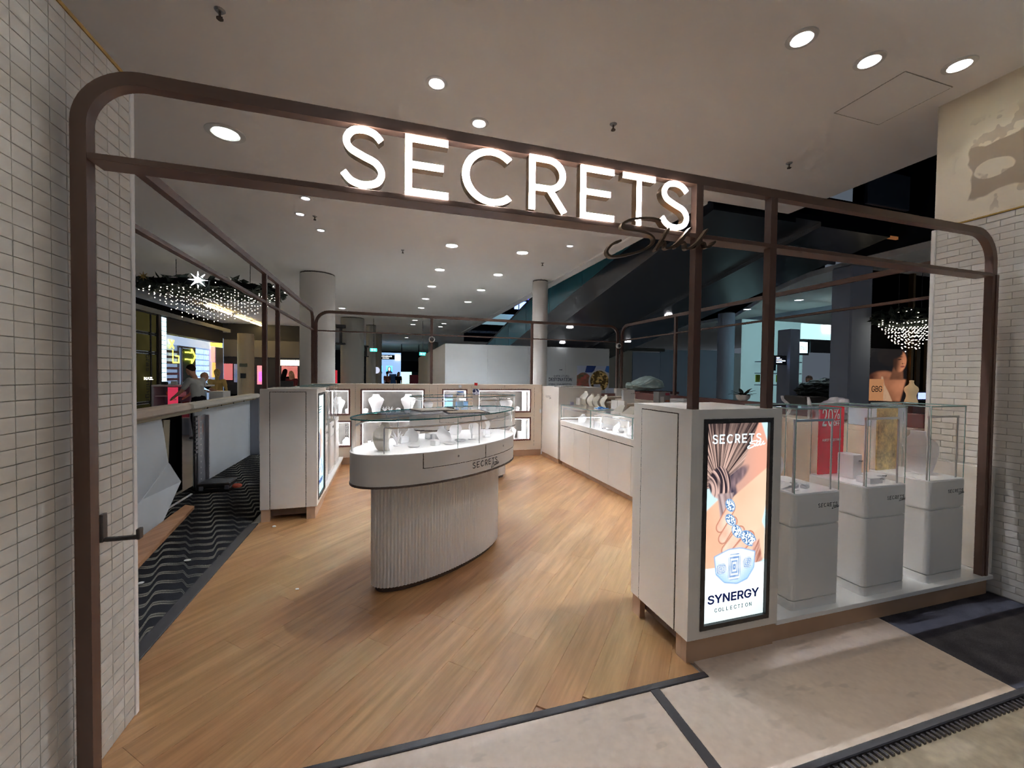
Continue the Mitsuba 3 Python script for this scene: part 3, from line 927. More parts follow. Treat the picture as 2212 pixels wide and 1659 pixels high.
plinth(PR, .643, 2.735, 'low white plinth under three pedestal showcases between lit cabinet and tiled wall')
plinth(PL_, .643, 2.72, 'low white plinth carrying three pedestal showcases along the left edge of the timber floor')
for i, x in enumerate((.813, 1.441, 2.073)):
    pedestal(PR, x, ('nearest', 'middle', 'farthest')[i], 'of the three right of the lit cabinet', 'pedestal showcases at the right')
    pedestal(PL_, x, ('nearest', 'middle', 'farthest')[i], 'on the left plinth behind the beige cabinet', 'pedestal showcases at the left')
single('low_panel', bx(4.318, 4.345, 1.87, 2.42, .1505, .94, .003), 'm_cab_white', 'low white panel standing on the plinth behind the right portal post', 'panel')

# what stands in the three right showcases
bust('curve', 2.47, 2.16, .8825, .30, 100, 'white necklace bust in the nearest right showcase, half hidden by the lit cabinet', m='m_display_white')
ring_box(2.545, 2.02, .8825, .05, .045, .05, 20, 'taller of two small white ring boxes in the nearest right showcase')
ring_box(2.61, 1.995, .8825, .045, .04, .038, 15, 'flatter of two small white ring boxes in the nearest right showcase')
single('open_booklet', cat(rot_z(bx(2.43, 2.52, 1.95, 2.06, .8826, .886), 12, (2.45, 2.0, 0)), mv(rot(bx(0, .10, 0, .09, 0, .003), -12, (0, 1, 0)), 2.425, 2.0, .889)), 'm_display_white', 'open white card lying in the nearest right showcase', 'card')


def sale_poster(x0, y, z0, w, h, label, deg=0, words=True):
    k = thing('sale_poster', label, 'poster')
    P = placer(x0, y, deg)
    obj('red_panel', P(bx(0, w, 0, .012, z0, z0 + h, .001)), 'm_sale_red', k)
    if words:
        tx = [mv(text_fit('20', w * .42, h * .26, .001), w * .10, h * .70), mv(text_fit('%', w * .24, h * .17), w * .56, h * .80), mv(text_fit('OFF', w * .24, h * .07, .001, True), w * .56, h * .705), mv(text_fit('ALMOST EVERYTHING', w * .76, h * .036), w * .12, h * .48)]
        obj('lettering', P(mv(xz(cat(*tx)), 0, -.001, z0)), 'm_display_white', k)
    return k


mat('sale_red', S(206, 24, 44), .4)
sale_poster(3.06, 2.238, .884, .25, .515, 'red sale poster reading 20% off in the middle right showcase')
sale_poster(2.435, 2.268, .884, .12, .515, 'narrow red sale poster at the back of the nearest right showcase', 0, False)
plain_box(3.215, 2.13, .8825, .085, .11, .175, 0, 'tall white block with small lettering in the middle right showcase', logo=.006)
plain_box(3.20, 1.99, .8825, .13, .09, .042, 2, 'left one of two flat white blocks in the middle right showcase', logo=.006)
plain_box(3.318, 2.045, .8825, .125, .09, .042, 0, 'right one of two flat white blocks in the middle right showcase', logo=.006)


def gold(p, n, uv):
    t = fbm(p.x * 22, p.z * 22, 0, 4)
    q = fbm(p.x * 70, p.z * 70, 3, 3)
    return mix(S(120, 84, 30), S(238, 208, 128), dr.clip(1.2 * t * .6 + .5 * q - .05, 0, 1))


mat('gold_leaf', mikit.proc(gold), .38, .5)
single('gold_panel', bx(3.672, 3.90, 2.236, 2.246, .8828, 1.37, .001), 'm_gold_leaf', 'gold leaf backing panel standing in the farthest right showcase', 'panel')
bust('curve', 3.93, 2.10, .8825, .33, 108, 'white crescent necklace bust in the farthest right showcase before the gold panel', width=.8)
# a few things in the left showcases
bust('curve', -.98, 6.0, .8825, .28, 110, 'white necklace bust in the nearest left showcase')
bust('curve', -.98, 7.25, .8825, .28, 110, 'white necklace bust in the farthest left showcase')
# ------------------------------------------------------------------ oval island showcases
def oval(cx, cy, a, b, deg, n=128, d=0.0):
    """an ellipse as polygon points; d grows it"""
    th = np.arange(n) * 2 * np.pi / n
    x, y = (a + d) * np.cos(th), (b + d) * np.sin(th)
    c, s = math.cos(math.radians(deg)), math.sin(math.radians(deg))
    return np.stack([cx + x * c - y * s, cy + x * s + y * c], 1)


def ring_wall(pts, z0, z1):
    """an open wall along a closed outline"""
    n = len(pts)
    V = np.vstack([np.c_[pts, np.full(n, z0)], np.c_[pts, np.full(n, z1)]])
    F = [(i, (i + 1) % n, n + (i + 1) % n, n + i) for i in range(n)]
    return (V, np.array(F))


def island(cx, cy, deg, label, front_logo):
    a, b, o = .682, .254, .153
    k = thing('island_showcase', label, 'showcase')
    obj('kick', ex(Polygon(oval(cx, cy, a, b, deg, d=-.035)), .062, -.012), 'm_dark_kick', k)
    # fluted base
    n = 120 * 8
    th = np.linspace(0, 2 * np.pi, 4001)
    L = np.cumsum(np.r_[0, np.hypot(np.diff(a * np.cos(th)), np.diff(b * np.sin(th)))])
    tt = np.interp(np.arange(n) / n * L[-1], L, th)
    px_, py_ = a * np.cos(tt), b * np.sin(tt)
    nx, ny = np.cos(tt) / a, np.sin(tt) / b
    ln = np.hypot(nx, ny)
    rip = .0085 * (np.abs(np.sin(np.pi * np.arange(n) / 8)) - 1)
    px_, py_ = px_ + nx / ln * rip, py_ + ny / ln * rip
    c, s = math.cos(math.radians(deg)), math.sin(math.radians(deg))
    obj('fluted_base', ex(Polygon(np.stack([cx + px_ * c - py_ * s, cy + px_ * s + py_ * c], 1)), .775, .045), 'm_ped_white', k, smooth=35)
    obj('dark_rim', ex(Polygon(oval(cx, cy, a, b, deg, d=o + .004)), .015, .806), 'm_dark_kick', k, smooth=30)
    obj('band', ex(Polygon(oval(cx, cy, a, b, deg, d=o)), .212, .821), 'm_ped_white', k, smooth=30)
    obj('deck', ex(Polygon(oval(cx, cy, a, b, deg, d=o + .001)), .007, .033 + 1.0), 'm_deck_white', k, smooth=30)
    # drawer joints on the long side towards the shop front, with two locks
    P = oval(cx, cy, a, b, deg, 720, o + .0008)
    rim = lambda t0, t1, z0, z1: cat(*[bx(-.0006, .0006, 0, np.hypot(*(P[(i + 1) % 720] - P[i % 720])), z0, z1).apply_transform(trimesh.transformations.concatenate_matrices(
        trimesh.transformations.translation_matrix((*P[i % 720], 0)), trimesh.transformations.rotation_matrix(math.atan2(*(P[(i + 1) % 720] - P[i % 720])[::-1]) - math.pi / 2, (0, 0, 1)))) for i in range(t0, t1)])
    js = [rim(466, 690, .925, .9285)]
    for t in (466, 551):
        js.append(rim(t, t + 1, .926, 1.032))
    obj('drawer_joint', cat(*js), 'm_seam', k)
    for t in (510, 591):
        ang = math.degrees(math.atan2(*(P[t + 1] - P[t])[::-1]))
        lk = mv(rot_z(rot(lathe([(0, 0), (.008, 0), (.008, .003), (.004, .004), (0, .004)], 14), 90, (1, 0, 0)), ang), P[t][0], P[t][1], .983)
        obj('lock', lk, 'm_brushed', k, smooth=30)
    if front_logo:
        s_, wd = wordmark(.047, .0068)
        m = ex(s_, .0012)
        i0 = 530
        # bend the lettering round the band
        v = m.vertices
        arc_len = np.cumsum(np.r_[0, np.hypot(*np.diff(P[i0:i0 + 60], axis=0).T)])
        X = np.interp(v[:, 0], arc_len, P[i0:i0 + 60, 0])
        Y = np.interp(v[:, 0], arc_len, P[i0:i0 + 60, 1])
        q = np.clip(np.interp(v[:, 0], arc_len, np.arange(60)).astype(int), 0, 58)
        tan = (P[i0 + 1:i0 + 60] - P[i0:i0 + 59])[q]
        tan /= np.linalg.norm(tan, axis=1, keepdims=True)
        out = np.stack([tan[:, 1], -tan[:, 0]], 1)
        m.vertices = np.stack([X + out[:, 0] * (.0006 + v[:, 2]), Y + out[:, 1] * (.0006 + v[:, 2]), .862 + v[:, 1]], 1)
        obj('lettering', m, 'm_logo_grey', k)
    # glass
    g = oval(cx, cy, a, b, deg, 96, o - .012)
    obj('glass_wall', ring_wall(g, 1.041, 1.270), 'm_glass', k, smooth=True)
    top = oval(cx, cy, a, b, deg, 96, o - .002)
    n = len(top)
    obj('glass_top', (np.vstack([[cx, cy, 1.277], np.c_[top, np.full(n, 1.277)]]), np.array([(0, 1 + i, 1 + (i + 1) % n) for i in range(n)])), 'm_glass', k)
    ringp = Polygon(top).buffer(.002).difference(Polygon(top).buffer(-.004))
    obj('glass_edge', ex(ringp, .009, 1.2725), 'm_teal_edge', k, smooth=30)
    jt = [bx(-.002, .002, -.002, .002, 1.041, 1.27).apply_translation((*g[i], 0)) for i in (8, 30, 44, 68, 80, 90)]
    obj('glass_joint', cat(*jt), 'm_glass_edge', k)
    # lamp rail on thin legs just inside the glass, towards both long sides
    for j, (t0, t1) in enumerate(((55, 93), (10, 45))):
        rp = oval(cx, cy, a, b, deg, 96, o - .045)[t0:t1]
        obj('lamp_rail', cat(tube(np.c_[rp, np.full(len(rp), 1.222)], .006, 8), tube([(*rp[0], 1.041), (*rp[0], 1.22)], .0045), tube([(*rp[18], 1.041), (*rp[18], 1.22)], .0045)), 'm_chrome', k, smooth=40)
        ra, rb = oval(cx, cy, a, b, deg, 96, o - .040)[t0 + 1:t1 - 1], oval(cx, cy, a, b, deg, 96, o - .050)[t0 + 1:t1 - 1]
        nn = len(ra)
        obj('lamp_strip', (np.vstack([np.c_[ra, np.full(nn, 1.2145)], np.c_[rb, np.full(nn, 1.2145)]]), np.array([(i, nn + i, nn + i + 1, i + 1) for i in range(nn - 1)])), 'm_lens', k, emit=[LED * 1.15, LED * 1.28, LED * 1.42], weight=1.2)
    return k


IA = dict(cx=.449, cy=3.505, deg=36.0)
IB = dict(cx=1.10, cy=6.10, deg=11.4)
island(IA['cx'], IA['cy'], IA['deg'], 'oval island showcase with fluted white base, glass top carrying bottles and folders', True)
island(IB['cx'], IB['cy'], IB['deg'], 'second oval island showcase farther back before the lit wall cabinets', False)


def on_island(I, u, v):
    c, s = math.cos(math.radians(I['deg'])), math.sin(math.radians(I['deg']))
    return I['cx'] + u * c - v * s, I['cy'] + u * s + v * c


DZ = 1.0405
# big cream bust at the near end and the display pieces in the front island
x, y = on_island(IA, -.66, -.06)
bust('curve', x, y, DZ, .205, -25, 'cream crescent necklace bust at the left end of the front island', m='m_bust_cream', width=.85)
for i, (u, v, h, dg, t) in enumerate([(-.45, .04, .12, 10, 'white leaf-shaped earring stand beside the cream bust in the front island'), (.12, .12, .11, 40, 'white leaf-shaped earring stand at the middle back of the front island'), (.16, -.18, .145, 70, 'tallest white leaf-shaped earring stand in the front island'), (-.02, -.02, .07, 0, 'smallest white leaf-shaped earring stand in the front island')]):
    x, y = on_island(IA, u, v)
    leaf_stand(x, y, DZ, h, dg, t)
for i, (u, v, h, dg, t) in enumerate([(-.26, .10, .11, -30, 'reclining white necklace neck left of the lamp rail joint in the front island'), (-.10, -.12, .13, -5, 'large reclining white necklace neck at the middle of the front island'), (.28, .14, .11, -60, 'reclining white necklace neck at the back of the front island'), (.42, .02, .12, -20, 'reclining white necklace neck towards the right end of the front island')]):
    x, y = on_island(IA, u, v)
    bust('neck', x, y, DZ, h, IA['deg'] + dg, t)
x, y = on_island(IA, .62, .04)
bust('curve', x, y, DZ, .17, 60, 'white necklace bust at the right end of the front island')
for u, v, w, d, h, t in [(-.24, -.16, .055, .055, .042, 'small white cube block left of the middle joint in the front island'), (-.155, -.07, .04, .04, .075, 'slim white block behind the small cube in the front island'), (-.02, .12, .11, .07, .045, 'wide white block at the back of the front island'), (.40, -.14, .05, .04, .06, 'upright white block near the right of the front island'), (.33, -.20, .06, .035, .02, 'low white block near the right of the front island'), (-.33, .12, .08, .05, .05, 'white block behind the leaf stand in the front island')]:
    x, y = on_island(IA, u, v)
    plain_box(x, y, DZ, w, d, h, IA['deg'] + rng.uniform(-15, 15), t)
for u, v, t in [(-.13, -.20, 'white oval dish at the front edge of the front island'), (.03, -.17, 'white oval tray in the front half of the front island'), (.51, -.05, 'white round ring dish near the right end of the front island'), (-.40, -.10, 'white oval tray next to the cream bust')]:
    x, y = on_island(IA, u, v)
    single('ring_tray', lathe([(0, DZ), (.035, DZ), (.052, DZ + .012), (.048, DZ + .014), (.033, DZ + .006), (0, DZ + .006)], 20, x, y), 'm_display_white', t, 'tray', smooth=30)
# the back island
for i, u in enumerate((-.30, -.12, .05, .22)):
    x, y = on_island(IB, u, -.10)
    leaf_stand(x, y, DZ, .10, 20 + 15 * i, f'{ORD[i]} from the left of four white leaf stands in the back island')
x, y = on_island(IB, .66, 0)
bust('torso', x, y, DZ, .19, -10, 'white torso bust at the right end of the back island')
x, y = on_island(IB, -.55, .05)
bust('torso', x, y, DZ, .18, 0, 'white torso bust at the left end of the back island')
x, y = on_island(IB, -.02, .08)
plain_box(x, y, DZ, .20, .012, .15, IB['deg'], 'upright card with a blue picture in the back island', m=mat('blue_card', S(120, 170, 226), .5), name='picture_card', category='card')
x, y = on_island(IB, .42, -.05)
plain_box(x, y, DZ, .12, .08, .07, IB['deg'], 'white block in the right half of the back island')


# bottles and folders on the front island
def bottle(x, y, z, h, capm, label, lab_band):
    k = thing('water_bottle', label, 'bottle')
    r = .032
    obj('bottle_body', lathe([(0, z), (r * .9, z), (r, z + .006), (r, z + .10 * h / .22), (r * .94, z + .115 * h / .22), (r, z + .13 * h / .22), (r, z + .66 * h), (r * .80, z + .76 * h), (r * .45, z + .86 * h), (r * .42, z + .90 * h), (0, z + .90 * h)], 28, x, y), 'm_plastic', k, smooth=40)
    obj('water', lathe([(0, z + .003), (r * .86, z + .003), (r * .92, z + .008), (r * .92, z + .52 * h), (0, z + .52 * h)], 20, x, y), 'm_water', k, smooth=40)
    obj('cap', lathe([(0, z + .885 * h), (r * .50, z + .885 * h), (r * .50, z + .99 * h), (r * .44, z + h), (0, z + h)], 18, x, y), capm, k, smooth=40)
    obj('wrapper', lathe([(r * 1.012, z + lab_band[0] * h), (r * 1.02, z + lab_band[0] * h), (r * 1.02, z + lab_band[1] * h), (r * 1.012, z + lab_band[1] * h)], 28, x, y), lab_band[2], k, smooth=40)
    return k


scene['m_plastic'] = {'type': 'thindielectric', 'int_ior': 1.3}
scene['m_water'] = {'type': 'thindielectric', 'int_ior': 1.2}


def wrap_blue(p, n, uv):
    return mix(S(60, 110, 190), S(226, 236, 246), smoothstep(.45, .6, noise(p.z * 160, dr.atan2(p.y - 3.9, p.x - .8) * 3, 1)))


mat('wrap_blue', mikit.proc(wrap_blue), .3)
mat('wrap_dark', mikit.proc(lambda p, n, uv: mix(S(40, 44, 92), S(206, 210, 226), smoothstep(.4, .6, noise(p.x * 90, p.y * 90, p.z * 60)))), .3)
TZ = 1.282
x, y = on_island(IA, .37, .17)
bottle(x, y, TZ, .215, mat('cap_white', S(232, 232, 232), .4), 'water bottle with white cap and blue wrapper on the front island', (.55, .72, 'm_wrap_blue'))
x, y = on_island(IA, .58, .16)
bottle(x, y, TZ, .235, mat('cap_red', S(190, 30, 36), .4), 'water bottle with red cap on the front island', (.50, .74, 'm_wrap_dark'))
mat('folder_black', S(38, 32, 32), .5)
mat('paper_tan', mikit.proc(lambda p, n, uv: mix(S(176, 158, 132), S(206, 190, 164), fbm(p.x * 40, p.y * 40, 0, 3))), .6)
mat('paper_white', S(222, 214, 200), .6)
x, y = on_island(IA, -.03, -.06)
k = thing('folder', 'open black folder with tan paper lying on the front island', 'folder')
P = placer(x, y, 2)
obj('cover', P(bx(-.02, .33, -.19, .08, TZ, TZ + .006, .002)), 'm_folder_black', k)
obj('paper', P(bx(.0, .30, -.17, .06, TZ + .006, TZ + .010)), 'm_paper_tan', k)
k = thing('clipboard', 'clipboard with a pale sheet left of the open folder on the front island', 'clipboard')
P = placer(x - .10, y + .07, 20)
obj('board', P(bx(-.17, .17, -.12, .12, TZ + .0105, TZ + .0155, .002)), 'm_folder_black', k)
obj('sheet', P(bx(-.155, .15, -.11, .11, TZ + .0155, TZ + .022)), 'm_paper_white', k)
obj('clip', P(bx(.15, .175, -.05, .05, TZ + .0155, TZ + .03, .003)), 'm_black', k)
# ------------------------------------------------------------------ lit wall cabinets at the back
YB = 7.62


def grey_backing(p, n, uv):
    return mix(S(104, 100, 96), S(150, 146, 140), fbm(p.x * 5, p.z * 5, 0, 4))


mat('grey_backing', mikit.proc(grey_backing), .25, spec=.6)


def wall_cabinet(x0, x1, wins, label, seams=()):
    """a cabinet with framed, lit windows (wx0, wx1, wz0, wz1)"""
    k = thing('wall_cabinet', label, 'cabinet')
    face = sbox(x0 + .001, .125, x1 - .001, 1.408)
    for w in wins:
        face = face.difference(sbox(w[0], w[2], w[1], w[3]))
    obj('front', xz(ex(face, .02), YB), 'm_cab_beige', k)
    obj('carcass', cat(bx(x0 + .002, x1 - .002, YB + .42, YB + .44, .12, 1.408), bx(x0 + .002, x1 - .002, YB + .02, YB + .42, 1.385, 1.408), bx(x0 + .002, x1 - .002, YB + .02, YB + .42, .12, .14), bx(x0 + .002, x0 + .015, YB + .02, YB + .42, .14, 1.385), bx(x1 - .015, x1 - .002, YB + .02, YB + .42, .14, 1.385)), 'm_cab_beige', k)
    obj('kick', bx(x0, x1, YB + .03, YB + .40, -.012, .124), 'm_kick_timber', k)
    js = [bx(s - .0015, s + .0015, YB - .0008, YB + .001, .125, 1.408) for s in (x0, x1)] + [bx(s - .0015, s + .0015, YB - .0008, YB + .001, z0, z1) for s, z0, z1 in seams]
    obj('joint', cat(*js), 'm_seam', k)
    for w in wins:
        f = obj('window_frame', xz(ex(frame_ring(*[w[0], w[2], w[1], w[3]], .028), .03), YB - .008), 'm_frame_brown', k)
        a0, a1, c0, c1 = w[0] + .029, w[1] - .029, w[2] + .029, w[3] - .029
        obj('pane', sheet((a0, YB + .004, c0), (a1, YB + .004, c0), (a1, YB + .004, c1), (a0, YB + .004, c1)), 'm_glass', f)
        obj('niche', cat(bx(w[0], w[1], YB + .30, YB + .31, w[2], w[3])), 'm_grey_backing', f)
        obj('niche_floor', cat(bx(w[0], w[1], YB + .022, YB + .30, w[2], w[2] + .012), bx(w[0], w[0] + .012, YB + .022, YB + .30, w[2], w[3]), bx(w[1] - .012, w[1], YB + .022, YB + .30, w[2], w[3]), bx(w[0], w[1], YB + .022, YB + .30, w[3] - .012, w[3])), 'm_deck_white', f)
        st = [bx(a0 + .003, a1 - .003, YB + .024, YB + .036, c1 - .012, c1 - .002), bx(a0 + .003, a0 + .012, YB + .024, YB + .036, c0 + .01, c1 - .014), bx(a1 - .012, a1 - .003, YB + .024, YB + .036, c0 + .01, c1 - .014)]
        obj('light_strip', cat(*st), 'm_lens', f, emit=[LED * .15, LED * .155, LED * .16], weight=.35)
    return k


U, Lo = (.862, 1.322), (.308, .770)
wall_cabinet(-1.30, -.560, [(-1.20, -.645, *U), (-1.20, -.620, *Lo)], 'beige wall cabinet with lit windows in the back left corner')
wall_cabinet(-.560, .709, [(-.476, .629, *U), (-.476, .629, *Lo)], 'beige wall cabinet with a wide lit window showing two white torso busts', [(.075, 1.322, 1.408)])
wall_cabinet(.709, .861, [], 'narrow plain beige panel between two lit wall cabinets')
wall_cabinet(.861, 1.491, [(.946, 1.416, *U), (.946, 1.416, *Lo)], 'beige wall cabinet with the smallest lit window behind the water bottle')
wall_cabinet(1.491, 2.918, [(1.611, 2.690, *U), (1.611, 2.690, *Lo)], 'beige wall cabinet with a wide lit window at the right end of the back wall', [(2.145, 1.322, 1.408), (2.76, .2, 1.35)])
k = thing('socket_box', 'small white switch box on the right end of the back wall cabinets', 'switch')
obj('plate', bx(2.872, 2.915, YB - .006, YB, .845, .925, .002), 'm_white_strip', k)
obj('rocker', bx(2.885, 2.902, YB - .010, YB - .005, .87, .90, .001), 'm_deck_white', k)
zu, zl = U[0] + .012, Lo[0] + .012
yb = YB + .17
bust('torso', -.86, yb, zu, .30, 0, 'white torso bust in the upper lit window of the back left corner')
bust('torso', -.22, yb, zu, .345, 0, 'left white torso bust in the wide upper window behind the front island')
bust('torso', .345, yb, zu, .345, 0, 'right white torso bust in the wide upper window behind the front island')
for x, z, t in [(-.40, zu, 'white round ring pillow left of the left torso bust in the upper window'), (.165, zu, 'white round ring pillow left of the right torso bust in the upper window'), (-.70, zu, 'white round pillow right of the corner bust'), (-.98, zu, 'white round pillow left of the corner bust'), (2.46, zu, 'white heart-like ring pillow in the right upper window')]:
    k = thing('ring_pillow', t, 'display stand')
    obj('base', lathe([(0, z), (.045, z), (.045, z + .02), (0, z + .02)], 20, x, yb), 'm_display_white', k)
    obj('cushion', lathe([(0, z + .021), (.036, z + .021), (.05, z + .055), (.042, z + .085), (0, z + .10)], 20, x, yb), 'm_display_white', k, smooth=40)
for x, t in [(-.07, 'left white leaf stand between the torso busts in the upper window'), (.03, 'right white leaf stand between the torso busts in the upper window')]:
    leaf_stand(x, yb - .03, zu, .13, 0, t)
bust('neck', -.72, yb, zl, .13, 0, 'reclining white neck in the lower window of the back left corner')
for i, (x, h) in enumerate([(-.33, .06), (-.25, .09), (-.95, .05), (-.86, .07)]):
    plain_box(x, yb - .03 * i, zl, .06, .05, h, 8 * i, f'{ORD[i]} small white block in the lower back windows left of the front island')
for i, (x, z) in enumerate([(2.60, zu), (2.56, zl), (2.6, zl)]):
    k = thing('earring_card', ['tall white hanging card at the right end of the upper window', 'white block step in the right lower window', 'tall white hanging card at the right end of the lower window'][i], 'display stand')
    if i == 1:
        obj('block', bx(x - .08, x - .01, yb - .05, yb + .05, z, z + .15, .003), 'm_display_white', k)
    else:
        obj('card', bx(x - .045, x + .045, yb - .004, yb + .004, z, z + .40, .001), 'm_display_white', k)
        for q in (-.02, .02):
            obj('earring', tube([(x + q, yb - .008, z + .36), (x + q * .9, yb - .010, z + .33), (x + q, yb - .008, z + .29)], .003, 6), 'm_brushed', k)
bust('torso', 2.28, yb - .03, zu, .26, 25, 'white torso bust in the right upper window')
bust('torso', 2.36, yb - .04, zl, .24, 20, 'white torso bust in the right lower window')
plain_box(1.34, yb, zu, .09, .05, .30, 0, 'white tall block in the smallest upper window')
plain_box(1.08, yb + .08, zu, .20, .01, .33, 0, 'blue picture card in the smallest upper window', m='m_blue_card', name='picture_card', category='card')
for i, (x, z) in enumerate([(-.95, zl), (-.70, zl)]):
    m = cat(text_fit('LOCAL' if i == 0 else 'CELEBRATE', .30, .07, .001))
    m = mv(xz(rot(m, 90, (0, 0, 1))), x + .02, YB + .2985, z + .08)
    obj('lettering', m, 'm_logo_grey', 'wall_cabinet')

# ------------------------------------------------------------------ tall cabinet and glazed counter on the right
k = thing('corner_cabinet', 'tall cream corner cabinet between the back wall cabinets and the glazed counter', 'cabinet')
obj('body', bx(2.925, 3.78, 6.795, 7.66, .085, 1.385, .002), 'm_cab_white', k)
obj('kick', bx(2.94, 3.75, 6.81, 7.64, -.012, .085), 'm_kick_timber', k)
s, wd = wordmark(.035, .005)
PX = placer(2.925, 7.52, -90)
obj('lettering', PX(mv(xz(ex(s, .001)), .10, -.0012, 1.175)), 'm_logo_soft', k)
k = thing('folded_paper', 'dark folder with white papers lying on top of the tall corner cabinet', 'folder')
obj('cover', bx(3.02, 3.30, 7.0, 7.24, 1.3855, 1.390, .001), 'm_folder_black', k)
obj('sheets', rot_z(bx(3.06, 3.62, 7.03, 7.25, 1.3905, 1.400, .001), 3, (3.2, 7.1, 0)), 'm_paper_white', k)

XC = 2.95
for i, y1 in enumerate((6.735, 5.615, 4.495)):
    y0 = y1 - 1.118
    k = thing('glass_counter', f'{["farthest", "middle", "nearest"][i]} bay of the glazed sales counter on the right with two cupboard doors', 'counter')
    obj('carcass', bx(XC + .004, XC + .55, y0, y1, .078, .713), 'm_cab_white', k)
    ym = (y0 + y1) / 2
    for a, b in ((y0, ym), (ym, y1)):
        obj('door', bx(XC - .012, XC + .003, a + .0015, b - .0015, .08, .706, .0015), 'm_cab_white', k)
    obj('kick', bx(XC + .035, XC + .52, y0, y1, -.012, .078), 'm_kick_timber', k)
    obj('apron', bx(XC - .012, XC + .55, y0 + .001, y1 - .001, .718, .800, .0015), 'm_cab_white', k)
    obj('shadow_gap', bx(XC + .003, XC + .54, y0, y1, .706, .719), 'm_black', k)
    obj('deck', bx(XC + .002, XC + .54, y0 + .004, y1 - .004, .8, .806), 'm_deck_white', k)
    z0, z1 = .806, 1.066
    ga, gb, gx0, gx1 = y0 + .006, y1 - .006, XC, XC + .50
    obj('glass_front', sheet((gx0, ga, z0), (gx0, gb, z0), (gx0, gb, z1), (gx0, ga, z1)), 'm_glass', k)
    obj('glass_top', sheet((gx0, ga, z1 + .004), (gx1, ga, z1 + .004), (gx1, gb, z1 + .004), (gx0, gb, z1 + .004)), 'm_glass', k)
    obj('back_panel', bx(gx1, gx1 + .015, ga, gb, z0, z1), 'm_cab_white', k)
    e = .004
    obj('glass_edge', cat(bx(gx0 - e, gx0 + e, ga, gb, z1, z1 + .009), bx(gx0, gx1, gb - e, gb + e, z1, z1 + .009), bx(gx0, gx1, ga - e, ga + e, z1, z1 + .009), bx(gx0 - e, gx0 + e, ga - e, ga + e, z0, z1), bx(gx0 - e, gx0 + e, gb - e, gb + e, z0, z1)), 'm_glass_edge', k)
    fy0, fy1, fx = ga + .04, gb - .04, gx0 + .03
    obj('light_frame', cat(tube([(fx, fy0, z0), (fx, fy0, 1.005), (fx, fy0, 1.01)], .005), tube([(fx, fy1, z0), (fx, fy1, 1.005), (fx, fy1, 1.01)], .005), bx(fx - .006, fx + .006, fy0, fy1, 1.01, 1.022)), 'm_chrome', k)
    obj('light_strip', sheet((fx - .005, fy0 + .01, 1.0095), (fx - .005, fy1 - .01, 1.0095), (fx + .006, fy1 - .01, 1.0095), (fx + .006, fy0 + .01, 1.0095)), 'm_lens', k, emit=[LED * .75, LED * .85, LED * .93], weight=.5)
# pieces inside and on the counter
for i, (dx, y) in enumerate([(.16, 5.15), (.22, 4.85), (.20, 6.3)]):
    bust('neck', XC + dx, y, .806, .14, -90 + 20 * i, f'{["nearer", "nearest", "farthest"][i]} reclining white neck inside the glazed counter')
for i, y in enumerate((5.42, 5.30, 5.02, 4.70)):
    single('bracelet_pillow', rot_z(bx(XC + .09, XC + .21, y - .025, y + .025, .8065, .84, .012), 15 * (i - 1), (XC + .15, y, .8)), 'm_display_white', f'{ORD[3 - i]} white bracelet pillow inside the glazed counter counting from the camera', 'display stand')
for i, (x, y, h) in enumerate([(3.33, 6.64, .25), (3.36, 6.44, .215), (3.385, 6.28, .215), (3.41, 6.08, .215)]):
    bust('curve', x, y, 1.0725, h, -75 - 4 * i, f'{["tallest, farthest", "second", "third", "nearest"][i]} of four cream crescent busts in a row on the glazed counter', m='m_bust_cream', width=.95)
plain_box(3.27, 6.69, 1.0725, .16, .04, .13, 90, 'cream upright board behind the row of busts on the glazed counter', m='m_cab_white')
plain_box(3.13, 6.67, 1.0725, .07, .05, .055, 80, 'small dark-topped box at the far end of the glazed counter', m=mat('violet_grey', S(150, 146, 166), .5), name='small_box', category='box')
single('acrylic_tray', cat(bx(3.20, 3.40, 5.86, 5.98, 1.0725, 1.078), rot_z(bx(3.24, 3.33, 5.88, 5.94, 1.078, 1.10, .01), 20, (3.28, 5.9, 0))), mat('sky_blue', S(90, 160, 226), .4), 'blue cloth lying right of the row of cream busts', 'cloth')
for i, y in enumerate((5.25, 4.98)):
    g = trimesh.Trimesh([(-.10, 0, 0), (.10, 0, 0), (.05, .11, .10), (-.05, .11, .10), (-.10, .02, 0), (.10, .02, 0), (.05, .13, .10), (-.05, .13, .10)]).convex_hull
    single('card_easel', mv(rot_z(g, -75), 3.18, y, 1.0725), 'm_bust_cream', f'{["farther", "nearer"][i]} sloping cream easel on the glazed counter beside the lit cabinet', 'easel')
for i, (y, h) in enumerate(((5.78, .145), (5.58, .15))):
    plain_box(3.47, y, 1.0725, .19, .05, h, 90, f'{["farther", "nearer"][i]} of two tall cream boxes at the back of the glazed counter', m='m_cab_white', name='cream_box', category='box')
# ------------------------------------------------------------------ hoarding of the half-removed neighbour kiosk on the left
k = thing('old_counter', 'stripped white counter of a removed kiosk standing on the carpet at the left', 'counter')
obj('top_rail', bx(-2.56, -2.38, 6.13, 8.95, 1.105, 1.185, .02), mat('cream_laminate', plaster(S(206, 200, 186), .06, 6), .45), k)
obj('top_rail', bx(-2.57, -2.385, 3.2, 6.12, 1.10, 1.195, .02), mat('stained_laminate', plaster(S(206, 186, 168), .12, 5), .5), k, label='front half of the top rail, stained pinkish')
obj('batten', cat(bx(-2.50, -2.42, 3.2, 6.5, 1.06, 1.10, .004), bx(-2.50, -2.44, 6.5, 8.9, 1.075, 1.104, .004)), mat('old_wood', S(150, 140, 116), .6), k)
for y in np.arange(6.7, 8.9, .5):
    obj('bracket', bx(-2.437, -2.43, y, y + .02, 1.075, 1.10), 'm_soft_black', k)
